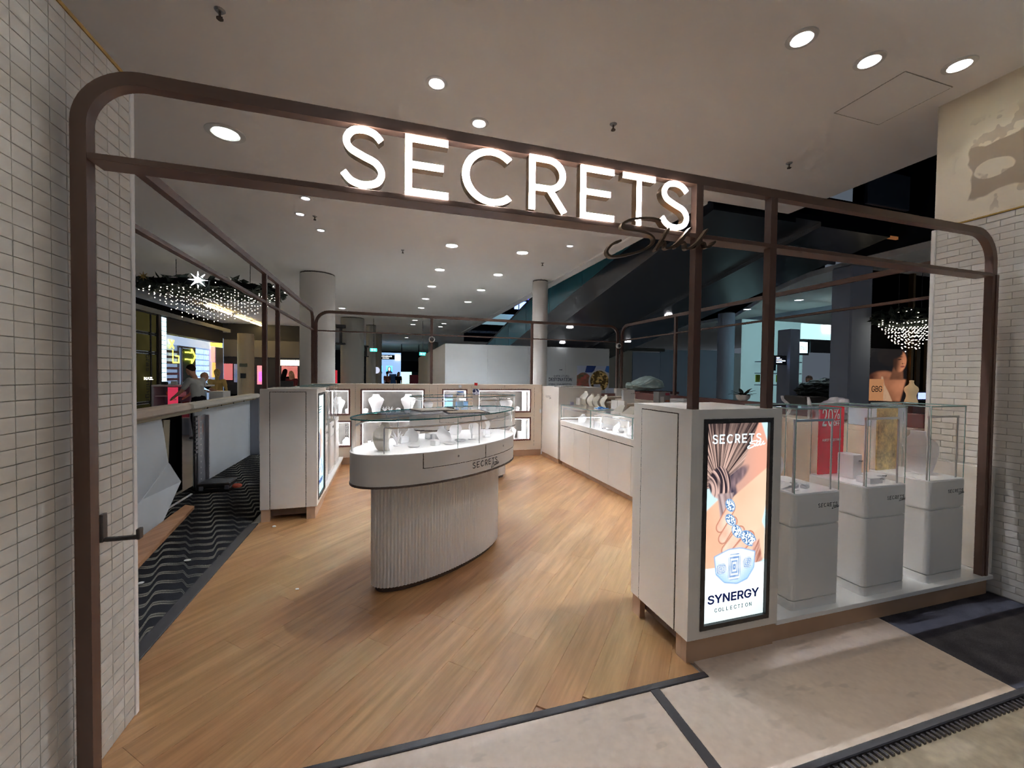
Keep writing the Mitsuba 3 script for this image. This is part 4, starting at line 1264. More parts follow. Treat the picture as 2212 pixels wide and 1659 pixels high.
obj('white_panel', bx(-2.575, -2.555, 6.62, 9.10, -.02, 1.075), mat('panel_white', S(216, 222, 226), .4), k)
obj('end_post', bx(-2.56, -2.40, 8.96, 9.1, -.02, 1.10, .004), 'm_steel_grey', k)
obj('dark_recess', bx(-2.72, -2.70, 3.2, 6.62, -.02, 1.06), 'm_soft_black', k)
k = thing('steel_channel', 'upright punched steel channel with orange smears leaning inside the stripped counter', 'channel')


def smear(p, n, uv):
    t = smoothstep(.55, .7, noise(p.y * 30, p.z * 5, 3)) * smoothstep(.65, .8, p.z) * (1 - smoothstep(.9, 1.0, p.z))
    return mix(S(150, 150, 156), S(206, 110, 50), .7 * t)


mat('smeared_steel', mikit.proc(smear), .34, .6)
obj('channel_back', bx(-2.51, -2.50, 6.50, 6.83, -.018, .99), 'm_smeared_steel', k)
obj('flange', cat(bx(-2.50, -2.46, 6.48, 6.50, -.018, 1.0, .003), bx(-2.50, -2.46, 6.82, 6.84, -.018, .98, .003)), 'm_smeared_steel', k)
for i, z_ in enumerate(np.linspace(.10, .90, 11)):
    obj('hole', mv(rot(lathe([(0, 0), (.011, 0), (.011, .002), (0, .002)], 10), 90, (0, 1, 0)), -2.4995, 6.67, z_), 'm_white_strip', k)
for i in range(9):
    obj('slot_rail', bx(-2.475, -2.455, 6.40, 6.47, .50 + .055 * i, .54 + .055 * i, .002), 'm_steel_grey', k)
obj('slot_back', bx(-2.48, -2.47, 6.40, 6.475, -.018, 1.0), 'm_strip_black', k)
# leaning torn white sheets
k = thing('torn_board', 'torn white board leaning against the stripped counter near the wall', 'board')
P3 = [(-2.47, 4.3, 1.05), (-2.47, 5.58, 1.05), (-2.455, 5.63, .76), (-2.44, 5.66, .52), (-2.43, 5.1, .25), (-2.40, 4.3, .02)]
V = np.array(P3 + [(x - .008, y, z) for x, y, z in P3])
n_ = len(P3)
F = [(0, i, i + 1) for i in range(1, n_ - 1)] + [(n_, n_ + i + 1, n_ + i) for i in range(1, n_ - 1)] + [q for i in range(n_) for q in ((i, n_ + i, n_ + (i + 1) % n_), (i, n_ + (i + 1) % n_, (i + 1) % n_))]
obj('face_sheet', trimesh.Trimesh(V, F), 'm_panel_white', k)
P3 = [(-2.425, 5.1, .27), (-2.435, 5.66, .53), (-2.39, 5.83, .27), (-2.25, 5.06, -.008), (-2.36, 4.3, -.008), (-2.40, 4.3, .04)]
V = np.array(P3 + [(x - .006, y, z + .002) for x, y, z in P3])
obj('folded_flap', trimesh.Trimesh(V, F), 'm_panel_white', k)
obj('raw_edge', rot(bx(-2.50, -2.485, 5.60, 5.74, .30, 1.03), -5, (1, 0, 0), (-2.5, 5.65, .3)), 'm_old_wood', k)
k = thing('loose_plank', 'loose timber board lying on the carpet by the left wall', 'plank')
obj('board', ex(Polygon([(-2.24, 4.9), (-2.28, 5.66), (-2.16, 5.58), (-1.92, 3.9), (-2.2, 3.9)]), .035, -.003), 'm_loose_board', k)
single('white_batten', bx(-2.46, -2.435, 5.6, 6.25, -.003, .012, .003), 'm_white_strip', 'thin white strip lying on the carpet beside the loose board', 'strip')
k = thing('tool_case', 'black plastic tool case lying closed on the carpet with an orange cloth', 'case')
obj('case_bottom', bx(-2.42, -2.03, 6.28, 6.60, -.003, .055, .012), 'm_black', k)
obj('case_lid', bx(-2.415, -2.035, 6.285, 6.595, .058, .115, .012), 'm_black', k)
obj('handle', tube([(-2.30, 6.28, .05), (-2.30, 6.25, .055), (-2.15, 6.25, .055), (-2.15, 6.28, .05)], .009, 8), 'm_strip_black', k, smooth=40)
for x_ in (-2.38, -2.09):
    obj('latch', bx(x_, x_ + .05, 6.272, 6.285, .03, .085, .003), 'm_steel_grey', k)
b_ = trimesh.creation.icosphere(3, .055)
b_.vertices *= np.array([1.1, .8, .55]) * (1 + .35 * (meshkit.fbm(b_.vertices * 22, 3)[:, None] - .5))
single('orange_cloth', mv(b_, -1.97, 6.36, .052), mat('orange_cloth', S(214, 104, 78), .8), 'crumpled orange cloth beside the black tool case', 'cloth', smooth=40)
# small litter on the floor
for i, (x, y, t) in enumerate([(-1.62, 4.05, 'white scrap of foam on the carpet nearest the steel edge'), (-1.78, 3.7, 'white paper scrap on the carpet below the loose board'), (-1.70, 3.35, 'white scrap on the carpet close to the left wall end'), (-1.13, 4.72, 'white scrap on the timber floor before the beige cabinet'), (-.64, 3.30, 'tiny white scrap on the timber floor left of the island')]):
    s_ = trimesh.creation.icosphere(1, .022 if i < 4 else .012)
    s_.vertices *= np.array([1.2, .8, .35])
    single('foam_scrap', mv(rot_z(s_, 40 * i), x, y, .006), 'm_white_strip', t, 'litter')

# ------------------------------------------------------------------ staff side on the right: low perimeter cabinets and clutter
k = thing('perimeter_cabinet', 'long low beige cabinet with brown cap along the right side of the kiosk', 'cabinet')
obj('body', bx(4.36, 4.79, 2.5, 7.28, .08, 1.15, .002), 'm_cab_beige', k)
obj('kick', bx(4.40, 4.78, 2.5, 7.28, -.012, .08), 'm_kick_timber', k)
obj('cap', bx(4.70, 4.80, 2.5, 7.09, 1.151, 1.275, .002), 'm_frame_brown', k)
for i, y in enumerate(np.arange(2.6, 6.9, .95)):
    obj('door', bx(4.35, 4.359, y, y + .93, .10, 1.10, .001), 'm_cab_beige', k)
k = thing('rear_cabinet', 'beige low cabinet with brown framed window at the back right of the kiosk', 'cabinet')
obj('body', bx(3.79, 4.69, 7.62, 7.66, .08, 1.18), 'm_cab_beige', k)
obj('body_top', bx(3.79, 4.69, 7.3, 7.62, 1.14, 1.18), 'm_cab_beige', k)
obj('cap', bx(3.79, 4.55, 7.60, 7.66, 1.181, 1.235), 'm_frame_brown', k)
for x_ in (4.56, 4.70):
    obj('stud', bx(x_, x_ + .115, 7.56, 7.66, 1.181, 1.34, .003), 'm_cab_white', k)
plain_box(4.16, 6.5, 1.1185, .20, .16, .235, -20, 'white parcel box standing left of the acrylic drawers on the staff side', name='parcel_box', category='box', m='m_ped_white', logo=.012)
single('parcel_stand', bx(3.95, 4.345, 6.2, 6.9, 1.08, 1.118, .003), 'm_cab_beige', 'beige shelf top on the staff side under the white parcel box', 'shelf')
obj('leg', cat(bx(3.96, 4.0, 6.22, 6.26, -.012, 1.08), bx(3.96, 4.0, 6.84, 6.88, -.012, 1.08)), 'm_cab_beige', 'parcel_stand')
k = thing('acrylic_box', 'clear acrylic drawer box with pink and white contents on the staff side', 'drawer box')
obj('case', bx(4.37, 4.60, 5.9, 6.05, 1.1515, 1.34, .003), mat('acrylic_grey', S(150, 150, 148), .2), k)
obj('drawer', bx(4.40, 4.47, 5.892, 5.899, 1.16, 1.26), 'm_white_strip', k)
obj('drawer', bx(4.50, 4.58, 5.892, 5.899, 1.28, 1.325), mat('pink', S(170, 70, 90), .5), k)
obj('drawer', bx(4.50, 4.58, 5.892, 5.899, 1.16, 1.20), mat('rust', S(170, 110, 80), .5), k)
for i in range(3):
    single('flat_tray', rot_z(bx(4.40, 4.68, 5.35, 5.65, 1.1515 + .032 * i, 1.181 + .032 * i, .006), 3 * i, (4.5, 5.5, 0)), 'm_white_strip', f'{["lowest", "middle", "top"][i]} of three stacked pale trays on the perimeter cabinet', 'tray')
for i, (x, y) in enumerate([(4.40, 5.22), (4.44, 5.08), (4.42, 4.95), (4.47, 5.3)]):
    q = trimesh.creation.icosphere(2, .045)
    q.vertices *= np.array([1, 1.2, .7]) * (1 + .4 * (meshkit.noise(q.vertices * 30 + i)[:, None] - .5))
    single('crumpled_tissue', mv(q, x, y, 1.151 - q.bounds[0][2]), 'm_display_white', f'{ORD[i]} crumpled white tissue on the perimeter cabinet behind the lit cabinet', 'tissue')
k = thing('desk_phone', 'black card terminal lying left of the crumpled tissues on the staff side', 'terminal')
obj('body', rot_z(bx(4.37, 4.55, 5.69, 5.79, 1.1515, 1.175, .006), -10, (4.4, 5.7, 0)), 'm_black', k)
obj('screen', rot_z(bx(4.40, 4.46, 5.71, 5.77, 1.175, 1.178), -10, (4.4, 5.7, 0)), 'm_steel_grey', k)
for x_, z_, w_ in ((4.06, 1.2355, .15), (4.34, 1.2355, .19)):
    single('white_card', bx(x_, x_ + w_, 7.61, 7.625, z_, z_ + (.19 if w_ < .17 else .11), .002), mat('cool_card', S(150, 158, 172), .5), 'upright pale card on the rear brown cap, ' + ('taller left one' if w_ < .17 else 'wider right one'), 'card')
# bundle of foam sheet
m = trimesh.creation.icosphere(5, 1.0)
v = m.vertices * np.array([.42, .24, .12])
nz_ = meshkit.fbm(m.vertices * 2.1, 4, 3)
v *= (.72 + .62 * nz_)[:, None]
v[:, 2] += (.05 * np.sin(v[:, 0] * 9 + 1) + .05 * np.abs(((v[:, 0] * 4 + v[:, 1] * 5) % 1) - .5)) * (v[:, 2] > 0)
m.vertices = v
m.vertices[:, 2] -= m.vertices[:, 2].min()
single('foam_bundle', mv(m, 5.14, 7.40, 1.29), mat('foam', S(206, 226, 220), .7), 'crumpled bundle of white foam sheet lying in the back right corner', 'bundle', smooth=50)
single('corner_shelf', bx(4.815, 5.75, 7.1, 7.66, 1.24, 1.289, .003), 'm_frame_brown', 'brown top in the back right corner under the foam bundle', 'shelf')
obj('side', bx(4.83, 5.73, 7.12, 7.61, -.02, 1.239), 'm_cab_beige', 'corner_shelf')
# plant in a white bowl
k = thing('potted_plant', 'dark leafy plant in a small white bowl on the brown cap of the perimeter cabinet', 'plant')
obj('bowl', lathe([(0, 1.2755), (.05, 1.2755), (.085, 1.31), (.095, 1.36), (.088, 1.36), (.078, 1.318), (0, 1.30)], 24, 4.75, 4.55), 'm_white_strip', k, smooth=40)
obj('soil', lathe([(0, 1.32), (.08, 1.325), (.08, 1.335), (0, 1.345)], 16, 4.75, 4.55), 'm_soft_black', k)
mat('dark_leaf', S(30, 34, 30), .45)
for i in range(16):
    a = i * 2.4
    el = rng.uniform(.3, 1.1)
    L_ = rng.uniform(.12, .22)
    q = np.linspace(0, 1, 6)
    w_ = .03 * np.sin(np.pi * np.clip(q * .92 + .06, 0, 1))
    cx_, cy_ = math.cos(a), math.sin(a)
    top = np.stack([cx_ * L_ * math.cos(el) * q, cy_ * L_ * math.cos(el) * q, L_ * math.sin(el) * q - .06 * q ** 2], 1) + (4.75, 4.55, 1.34)
    sd = np.array([-cy_, cx_, 0])
    V = np.vstack([top + sd * w_[:, None], top - sd * w_[:, None], top + (0, 0, -.004)])
    F = [f_ for j in range(5) for f_ in ((j, j + 1, 6 + j), (j + 1, 7 + j, 6 + j), (j, 12 + j, j + 1), (j + 1, 12 + j, 13 + j), (6 + j, 7 + j, 12 + j), (7 + j, 13 + j, 12 + j))]
    obj('leaf', trimesh.Trimesh(V, F, process=False), 'm_dark_leaf', k)
# white busts and wrapping behind the showcases on the right
for i, (x, y, z) in enumerate([(4.45, 3.62, 1.151), (4.48, 3.40, 1.151)]):
    bust('curve' if i == 0 else 'torso', x, y, z, .24, 30, ['white necklace bust on the perimeter cabinet behind the right showcases', 'broad white torso bust on the perimeter cabinet behind the right showcases'][i])
m = trimesh.creation.icosphere(4, 1.0)
m.vertices = m.vertices * np.array([.15, .15, .13]) * (.7 + .5 * meshkit.fbm(m.vertices * 2.5, 3, 8))[:, None]
m.vertices[:, 2] -= m.vertices[:, 2].min()
single('wrapped_parcel', mv(m, 4.53, 3.14, 1.152), mat('film_wrap', S(196, 190, 200), .35), 'rounded parcel in pale wrapping on the perimeter cabinet behind the right showcases', 'parcel', smooth=40)
single('glass_shelf', bx(4.37, 4.68, 2.62, 2.92, 1.152, 1.35, .004), mat('pale_blue', S(190, 206, 224), .3), 'pale bluish box on the perimeter cabinet near the tiled wall', 'box')
# ------------------------------------------------------------------ columns and the big hoarding
def column(x, y, r, label, m='m_plaster_white', z1=CEIL, cap=True):
    k = thing('column', label, 'column')
    obj('shaft', cyl(x, y, -.02, z1 - .03, r, 40), m, k, smooth=30)
    if cap:
        obj('shadow_joint', cyl(x, y, z1 - .03, z1, r * .97, 32), 'm_sprink', k, smooth=30)
    return k


diff('plaster_white', plaster(S(218, 214, 208), .02, 1))
diff('plaster_blue', plaster(S(160, 168, 184), .03, 1))
column(-1.59, 10.42, .375, 'thick white round column behind the beige cabinet')
column(3.49, 9.32, .185, 'slim white round column before the long hoarding')
column(-1.46, 18.2, .46, 'thick grey round column right of the thick white column', 'm_plaster_grey')
column(-.82, 20.5, .22, 'slim grey round column lit from above beside the thick grey column', 'm_plaster_grey')
column(-.56, 24.5, .16, 'slimmest grey round column left of the green exit sign', 'm_plaster_grey')
column(11.4, 11.7, .27, 'pale round column beyond the atrium behind the second portal post', 'm_plaster_blue')
column(3.05, 30, .35, 'far grey round column seen through the back frame above the hoarding', 'm_plaster_grey')
k = thing('pillar', 'broad blue-grey square pillar between the optician and the lingerie window', 'pillar')
obj('shaft', bx(8.75, 9.35, 5.85, 6.25, -.02, CEIL, .03), 'm_plaster_blue', k)
for x, y, w, z, t in ((-1.86, 17.75, .36, 3.1, 'black double-flanged wall lamp bracket left of the thick grey column'), (-1.02, 19.9, .24, 2.58, 'black double-flanged wall lamp bracket on the slim grey column')):
    k = thing('column_lamp', t, 'lamp')
    obj('upper_plate', bx(x - w / 2, x + w / 2, y - w / 2, y + w / 2, z + .30 * w / .36, z + .42 * w / .36, .01), 'm_black', k)
    obj('stem', bx(x - .05, x + .05, y - .05, y + .05, z - .30 * w / .36, z + .30 * w / .36), 'm_black', k)
    obj('lower_plate', bx(x - w / 2, x + w / 2, y - w / 2, y + w / 2, z - .36 * w / .36, z - .30 * w / .36, .01), 'm_black', k)

k = thing('hoarding', 'long white hoarding behind the back frame with a food poster at its right end', 'hoarding')
xs = [1.50, 2.72, 3.94, 5.16, 6.66]
for a, b in zip(xs[:-1], xs[1:]):
    obj('panel', bx(a + .002, b - .002, 11.5, 11.54, -.02, 2.455), diff('hoarding_white', plaster(S(196, 200, 200), .02, 1)), k)
for i in range(6):
    obj('panel', bx(1.50, 1.54, 11.55 + 1.8 * i, 13.34 + 1.8 * i, -.02, 2.455), diff('hoarding_grey', plaster(S(170, 162, 150), .03, 1)), k)
diff('hoard_ink', S(52, 58, 74))


def food(p, n, uv):
    u, v = (p.x - 5.545) / 1.11, (p.z - 1.15) / .76
    c = mix(S(120, 84, 66), S(150, 116, 96), fbm(u * 6, v * 6, 0, 3))
    c = mix(c, S(196, 204, 222), smoothstep(.60, .62, v + .15 * u))
    c = mix(c, S(44, 62, 116), inside(u, v, [(.24, .72), (.5, .72), (.6, 1.02), (.30, 1.02)], .01))
    c = mix(c, S(60, 110, 180), inside(u, v, [(.86, .78), (1.02, .70), (1.02, 1.02), (.92, 1.02)], .01))
    c = mix(c, mix(S(70, 90, 66), S(176, 90, 84), noise(u * 12, v * 12, 2)), ell(u, v, .2, .36, .24, .36, 0, .05))
    c = mix(c, S(214, 214, 220), ell(u, v, .70, .36, .34, .50, 0, .03))
    pasta = mix(S(84, 66, 40), S(226, 196, 128), smoothstep(.35, .75, noise(u * 14 + v * 16, v * 10 - u * 14, 6)))
    return mix(c, pasta, ell(u, v, .70, .38, .29, .43, 0, .04))


diff('food_print', mikit.proc(food))
obj('food_poster', bx(5.545, 6.655, 11.492, 11.499, 1.15, 1.91), 'm_food_print', k)
tx = [mv(text_fit('A NEW FOODIE', .52, .06, .002), 4.77, 1.545), mv(text_fit('DESTINATION', .76, .095, .002, True), 4.62, 1.428), mv(text_fit('BRING YOUR APPETITE', .76, .055, .002), 4.62, 1.30), mv(ex(sbox(0, 0, .10, .02), .002), 4.96, 1.76)]
obj('lettering', xz(cat(*tx), 11.4975), 'm_hoard_ink', k)
k = thing('hoarding', 'row of bluish hoarding panels beyond the atrium behind the portal posts', 'hoarding')
for a, b, h, m in ((8.10, 9.12, 2.59, 'm_hoarding_grey'), (9.14, 10.41, 2.55, 'm_plaster_blue'), (10.41, 12.04, 2.68, 'm_plaster_blue'), (12.04, 13.6, 2.72, 'm_plaster_blue'), (13.6, 15.5, 2.63, 'm_hoarding_white')):
    obj('panel', bx(a + .004, b - .004, 14.0, 14.06, -.02, h), m, k)
obj('panel_cap', bx(7.9, 10.6, 13.98, 14.08, 2.60, 2.72), mat('cap_brown', S(70, 60, 50), .6), k)

# ------------------------------------------------------------------ the moving ramp through the atrium
SL = -.1715
zr = lambda y: 4.06 + SL * (y - 6.18)
mat('ramp_black', S(14, 17, 22), .22, .0, .6)
k = thing('moving_ramp', 'dark moving ramp rising through the ceiling opening with teal glass sides', 'escalator')


def prism_yz(pts, x0, x1):
    m = ex(Polygon(pts), x1 - x0)
    v = m.vertices.copy()
    m.vertices = np.stack([x0 + v[:, 2], v[:, 0], v[:, 1]], 1)
    m.fix_normals()
    return m


y0, y1 = 4.6, 21.5
obj('truss', prism_yz([(y0, zr(y0)), (y1, zr(y1)), (y1, zr(y1) - .75), (y0, zr(y0) - .45)], 4.22, 5.7), 'm_ramp_black', k)
obj('truss', prism_yz([(y0, zr(y0)), (y1, zr(y1)), (y1, zr(y1) - .75), (y0, zr(y0) - .45)], 6.2, 7.7), 'm_ramp_black', k)
obj('soffit', prism_yz([(y0, zr(y0) - .30), (y1, zr(y1) - .60), (y1, zr(y1) - .68), (y0, zr(y0) - .38)], 5.7, 6.2), 'm_ramp_black', k)
scene['m_teal_glass'] = {'type': 'twosided', 'bsdf': {'type': 'principled', 'base_color': rgb(S(46, 96, 108)), 'roughness': .2, 'specular': .6}}
step = 2.0
yy = y0
while yy < y1 - .1:
    ya, yb_ = yy + .015, min(yy + step, y1) - .015
    obj('glass_panel', prism_yz([(ya, zr(ya) + .02), (yb_, zr(yb_) + .02), (yb_, zr(yb_) + .92), (ya, zr(ya) + .92)], 4.24, 4.255), 'm_teal_glass', k)
    yy += step
obj('handrail', tube([(4.247, y0, zr(y0) + .95), (4.247, y1, zr(y1) + .95)], .035, 8), 'm_black', k, smooth=40)
for x, y in ((4.55, 9.9), (5.0, 11.4), (4.75, 12.6), (4.5, 14.0), (5.2, 14.6), (7.0, 11.0), (6.6, 8.6)):
    zz = zr(y) - .45 - .30 * (y - y0) / (y1 - y0)
    obj('soffit_lamp', bx(x - .07, x + .07, y - .06, y + .06, zz - .03, zz + .015), 'm_lens', k, emit=[5, 5, 5.2], weight=.1)
# upper storey: glowing shop letters, blue screens, pale floor edges
k = thing('upper_sign', 'glowing white shop letters on the upper storey seen past the ramp glass', 'sign')
obj('lettering', mv(xz(text_fit('VHO', .80, .20, .03, True)), 6.85, 15.97, 5.0), 'm_lens', k, emit=[3, 3.4, 3.6], weight=.1)
obj('backing', bx(6.7, 8.0, 16.01, 16.06, 4.9, 5.35), 'm_void_black', k)
for x, w, z0, z1, c in ((5.25, .12, 4.70, 5.0, (.6, 2.2, 3.0)), (5.50, .18, 4.62, 4.95, (.5, .8, 3.0)), (5.74, .40, 4.55, 4.98, (.5, .9, 3.0)), (6.16, .12, 4.6, 5.15, (.2, .2, 2.6))):
    single('shop_screen', bx(x, x + w, 18.0, 18.05, z0, z1), 'm_lens', f'bright blue shop screen on the upper storey, {"first" if x < 5.3 else "second" if x < 5.6 else "widest" if x < 6 else "tallest"} of four left of the slim column', 'screen', emit=list(c), weight=.1)
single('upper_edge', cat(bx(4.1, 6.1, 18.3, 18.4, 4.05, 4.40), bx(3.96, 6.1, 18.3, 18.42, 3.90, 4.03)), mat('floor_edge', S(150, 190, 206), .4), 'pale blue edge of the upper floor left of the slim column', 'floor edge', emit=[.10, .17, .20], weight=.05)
for i, (x0, x1, y, z0, z1) in enumerate([(8.0, 8.85, 7.4, 4.2, 4.75), (7.85, 8.8, 6.2, 3.95, 4.35), (7.8, 8.85, 5.0, 4.6, 5.2)]):
    single('upper_bulkhead', bx(x0, x1, y, y + .06, z0, z1, .01), mat('bulk_blue', S(66, 76, 92), .6), f'{ORD[i]} dim blue-grey bulkhead inside the atrium above the right portal beam', 'bulkhead')
k = thing('upper_kiosk', 'warm lit wooden shelf unit on the upper storey left of the right wall', 'shelf unit')
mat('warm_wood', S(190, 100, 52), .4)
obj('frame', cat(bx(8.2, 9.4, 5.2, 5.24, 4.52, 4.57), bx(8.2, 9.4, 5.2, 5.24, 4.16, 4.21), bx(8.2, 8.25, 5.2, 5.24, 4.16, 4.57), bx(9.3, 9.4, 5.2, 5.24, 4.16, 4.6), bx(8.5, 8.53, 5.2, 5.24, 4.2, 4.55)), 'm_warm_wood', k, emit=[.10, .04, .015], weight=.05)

# trims on the ceiling beyond the atrium: two lower steps
single('ceiling_step', bx(13.1, 13.4, -3, 14, CEIL - .12, CEIL, .005), 'm_plaster_blue', 'straight drop in the ceiling beyond the atrium', 'bulkhead')

# ------------------------------------------------------------------ optician beyond the pillar
k = thing('optician_front', 'brightly lit optician shopfront with black fascia left of the broad pillar', 'shopfront')
obj('back_panel', bx(11.0, 13.6, 10.6, 10.65, -.02, 3.5), diff('shop_pale', S(150, 180, 184)), k, emit=[.10, .17, .18], weight=.2)
obj('bulkhead_window', bx(11.5, 13.1, 9.0, 9.04, 2.75, 3.20), 'm_lens', k, emit=[.35, .60, .62], weight=.2)
obj('bright_lamp', bx(12.3, 12.9, 8.97, 9.0, 2.98, 3.18), 'm_lens', k, emit=[6, 7, 7], weight=.2)
obj('fascia', cat(bx(11.85, 13.2, 9.0, 9.05, 2.36, 2.74), bx(11.45, 11.85, 9.05, 9.09, 2.28, 2.74)), 'm_black', k)
obj('sign', bx(11.46, 11.78, 9.035, 9.048, 2.34, 2.66), 'm_lens', k, emit=[1.4, 2.6, 3.0], weight=.1)
obj('lettering', xz(cat(mv(text_fit('SPECS', .26, .09, .002, True), 11.49, 2.44)), 9.031), 'm_logo_grey', k)
for i in range(3):
    obj('shelf', bx(11.5, 13.2, 10.3, 10.58, 1.35 + .38 * i, 1.38 + .38 * i), 'm_plaster_blue', k)
obj('side_wall', bx(10.95, 11.3, 8.9, 9.3, -.02, 3.0), 'm_plaster_blue', k)
obj('counter', bx(11.9, 13.4, 9.1, 9.6, -.02, 1.34), 'm_black', k)
for i in range(14):
    single('spectacles', cat(*[mv(rot(trimesh.creation.torus(.055, .012, 10, 5), 90, (1, 0, 0)), q, 0, 0) for q in (-.065, .065)]).apply_translation((11.98 + .095 * i, 9.25 + .12 * (i % 3), 1.41)), 'm_chrome', 'one of the spectacle frames on the optician counter', 'spectacles', 'spectacles on the optician counter')
for i in range(8):
    obj('poster', bx(11.55 + .22 * i, 11.72 + .22 * i, 10.56, 10.59, 1.46 + .38 * (i % 2), 1.70 + .38 * (i % 2)), [diff('pq0', S(190, 206, 90)), diff('pq1', S(60, 90, 96)), diff('pq2', S(226, 236, 230)), diff('pq3', S(30, 46, 56))][i % 4], k)
k = thing('info_screen', 'black hanging screen with pale blue lines left of the optician', 'screen')
obj('panel', bx(10.46, 10.94, 9.0, 9.05, 1.98, 2.24), 'm_black', k)
obj('lettering', cat(*[bx(10.56, 10.56 + w_, 8.994, 8.998, z_, z_ + .022) for w_, z_ in ((.12, 2.17), (.20, 2.125), (.34, 2.08), (.22, 2.035))]), 'm_lens', k, emit=[1.6, 2.0, 3.2], weight=.05)
obj('post', bx(10.42, 10.45, 9.0, 9.05, -.02, CEIL - .001), 'm_steel_grey', k)
m = trimesh.creation.icosphere(4, 1)
m.vertices = m.vertices * np.array([.9, .4, .30]) * (.75 + .5 * meshkit.fbm(m.vertices * 4, 3, 2))[:, None]
k = thing('planter', 'long dark planter with low shrubs before the optician', 'planter')
obj('trough', bx(9.9, 12.2, 7.6, 8.2, -.02, 1.15, .02), mat('planter_stone', S(110, 100, 92), .6), k)
obj('foliage', mv(m, 11.0, 7.9, 1.28), 'm_dark_leaf', k, smooth=False)

# ------------------------------------------------------------------ lingerie window
k = thing('lingerie_window', 'tall dark shop window with a large glowing portrait of a woman in a beige bra', 'shopfront')


def portrait(u, v):
    y = v * 1.25
    c = mi.Color3f(.006, .005, .006) + 0 * u
    skin = mix([.05, .012, .006], [.62, .24, .12], dr.clip(1.25 * (u - .08) + .55 * (fbm(u * 5, y * 5, 0, 3) - .5) - .35 * smoothstep(.1, .5, dr.abs(y - .55)), 0, 1))
    c = mix(c, skin, ell(u, y, .42, .52, .36, .22, .15, .15))                         # shoulder
    c = mix(c, skin * .9, inside(u, y, [(.30, .10), (.86, .05), (.98, .55), (.62, .62), (.36, .55)], .03))
    c = mix(c, skin * .35, inside(u, y, [(.60, .55), (.92, .55), (.90, .86), (.70, .86)], .03))   # neck
    hair = mi.Color3f(.012, .008, .007)
    c = mix(c, hair, ell(u, y, .62, 1.08, .30, .22, 0, .1))
    c = mix(c, skin * (.12 + .95 * smoothstep(.74, .90, u - .10 * (y - .97))), ell(u, y, .83, .97, .150, .24, -.1, .12))
    c = mix(c, hair, ell(u, y, .72, 1.16, .18, .12, .3, .2))                        # face
    c = mix(c, skin * .10, ell(u, y, .82, 1.02, .045, .016, .1, .4))
    c = mix(c, skin * .12, ell(u, y, .83, 1.075, .06, .010, .15, .5))
    c = mix(c, skin * .25, ell(u, y, .905, .925, .030, .014, .2, .5))
    c = mix(c, skin * 1.25, ell(u, y, .915, .97, .012, .06, 0, .6))
    c = mix(c, mi.Color3f(.30, .09, .06), ell(u, y, .895, .855, .05, .022, .1, .35))
    bra = mix([.42, .24, .14], [.60, .38, .24], dr.clip(noise(u * 30, y * 30, 1) * .3 + .6 * u, 0, 1))
    c = mix(c, bra, inside(u, y, [(.30, .08), (.72, .05), (.60, .26), (.50, .50), (.44, .50), (.34, .28)], .015))
    c = mix(c, bra, inside(u, y, [(.425, .46), (.50, .44), (.46, .62), (.425, .62)], .012))
    return c


obj('poster', sheet((9.33, 6.0, 1.08), (10.70, 6.0, 1.08), (10.70, 6.0, 2.24), (9.33, 6.0, 2.24)), 'm_black', k, emit=lit(portrait, lambda p: ((p.x - 9.33) / 1.37, (p.z - 1.08) / 1.16), .5), weight=.2, uv=np.array([[0, 0], [1, 0], [1, 1], [0, 1]], float))
obj('dark_back', bx(9.28, 11.9, 6.05, 6.1, -.02, CEIL), 'm_soft_black', k)
obj('lower_panel', bx(9.33, 11.9, 5.96, 6.04, -.02, 1.07), 'm_black', k)
obj('mullion', cat(bx(9.28, 9.32, 5.95, 6.04, 0, CEIL), bx(10.73, 10.80, 5.95, 6.04, 1.07, CEIL)), mat('brass_dark', S(110, 86, 50), .4, .7), k)
for x in (11.0, 11.3):
    obj('curtain', bx(x, x + .12, 6.0, 6.04, 1.1, 2.45), mat('dim_gold', S(70, 56, 34), .6), k)
k = thing('box_sign', 'small tan sign board in the lower left of the lingerie window', 'sign')
obj('board', bx(9.35, 9.74, 5.85, 5.88, 1.16, 1.60), mat('tan_board', S(200, 140, 90), .5), k, emit=[.22, .10, .045], weight=.05)
obj('lettering', mv(xz(text_fit('GBG', .30, .12, .003)), 9.39, 5.846, 1.34), 'm_logo_grey', k)
single('window_plinth', bx(10.38, 10.62, 5.7, 5.9, -.02, 1.079), 'm_black', 'black plinth under the small mannequin torso', 'plinth')
k = thing('display_mannequin', 'small pale mannequin torso lit in the lingerie window right of the tan sign', 'mannequin')
t_ = np.linspace(0, 1, 12)
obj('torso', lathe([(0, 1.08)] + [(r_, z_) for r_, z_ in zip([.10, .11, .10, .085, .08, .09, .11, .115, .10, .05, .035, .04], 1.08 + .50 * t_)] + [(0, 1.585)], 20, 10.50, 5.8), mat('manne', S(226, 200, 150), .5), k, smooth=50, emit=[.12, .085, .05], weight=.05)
k = thing('led_ticker', 'low blue glowing ticker display at the right of the lingerie window', 'screen')
obj('case', bx(10.80, 11.42, 5.88, 5.94, 1.13, 1.36), 'm_black', k)
obj('bars', cat(*[bx(10.86 + .045 * i, 10.89 + .045 * i, 5.872, 5.88, 1.18, 1.32) for i in range(12)]), 'm_lens', k, emit=[.35, .45, 1.3], weight=.05)


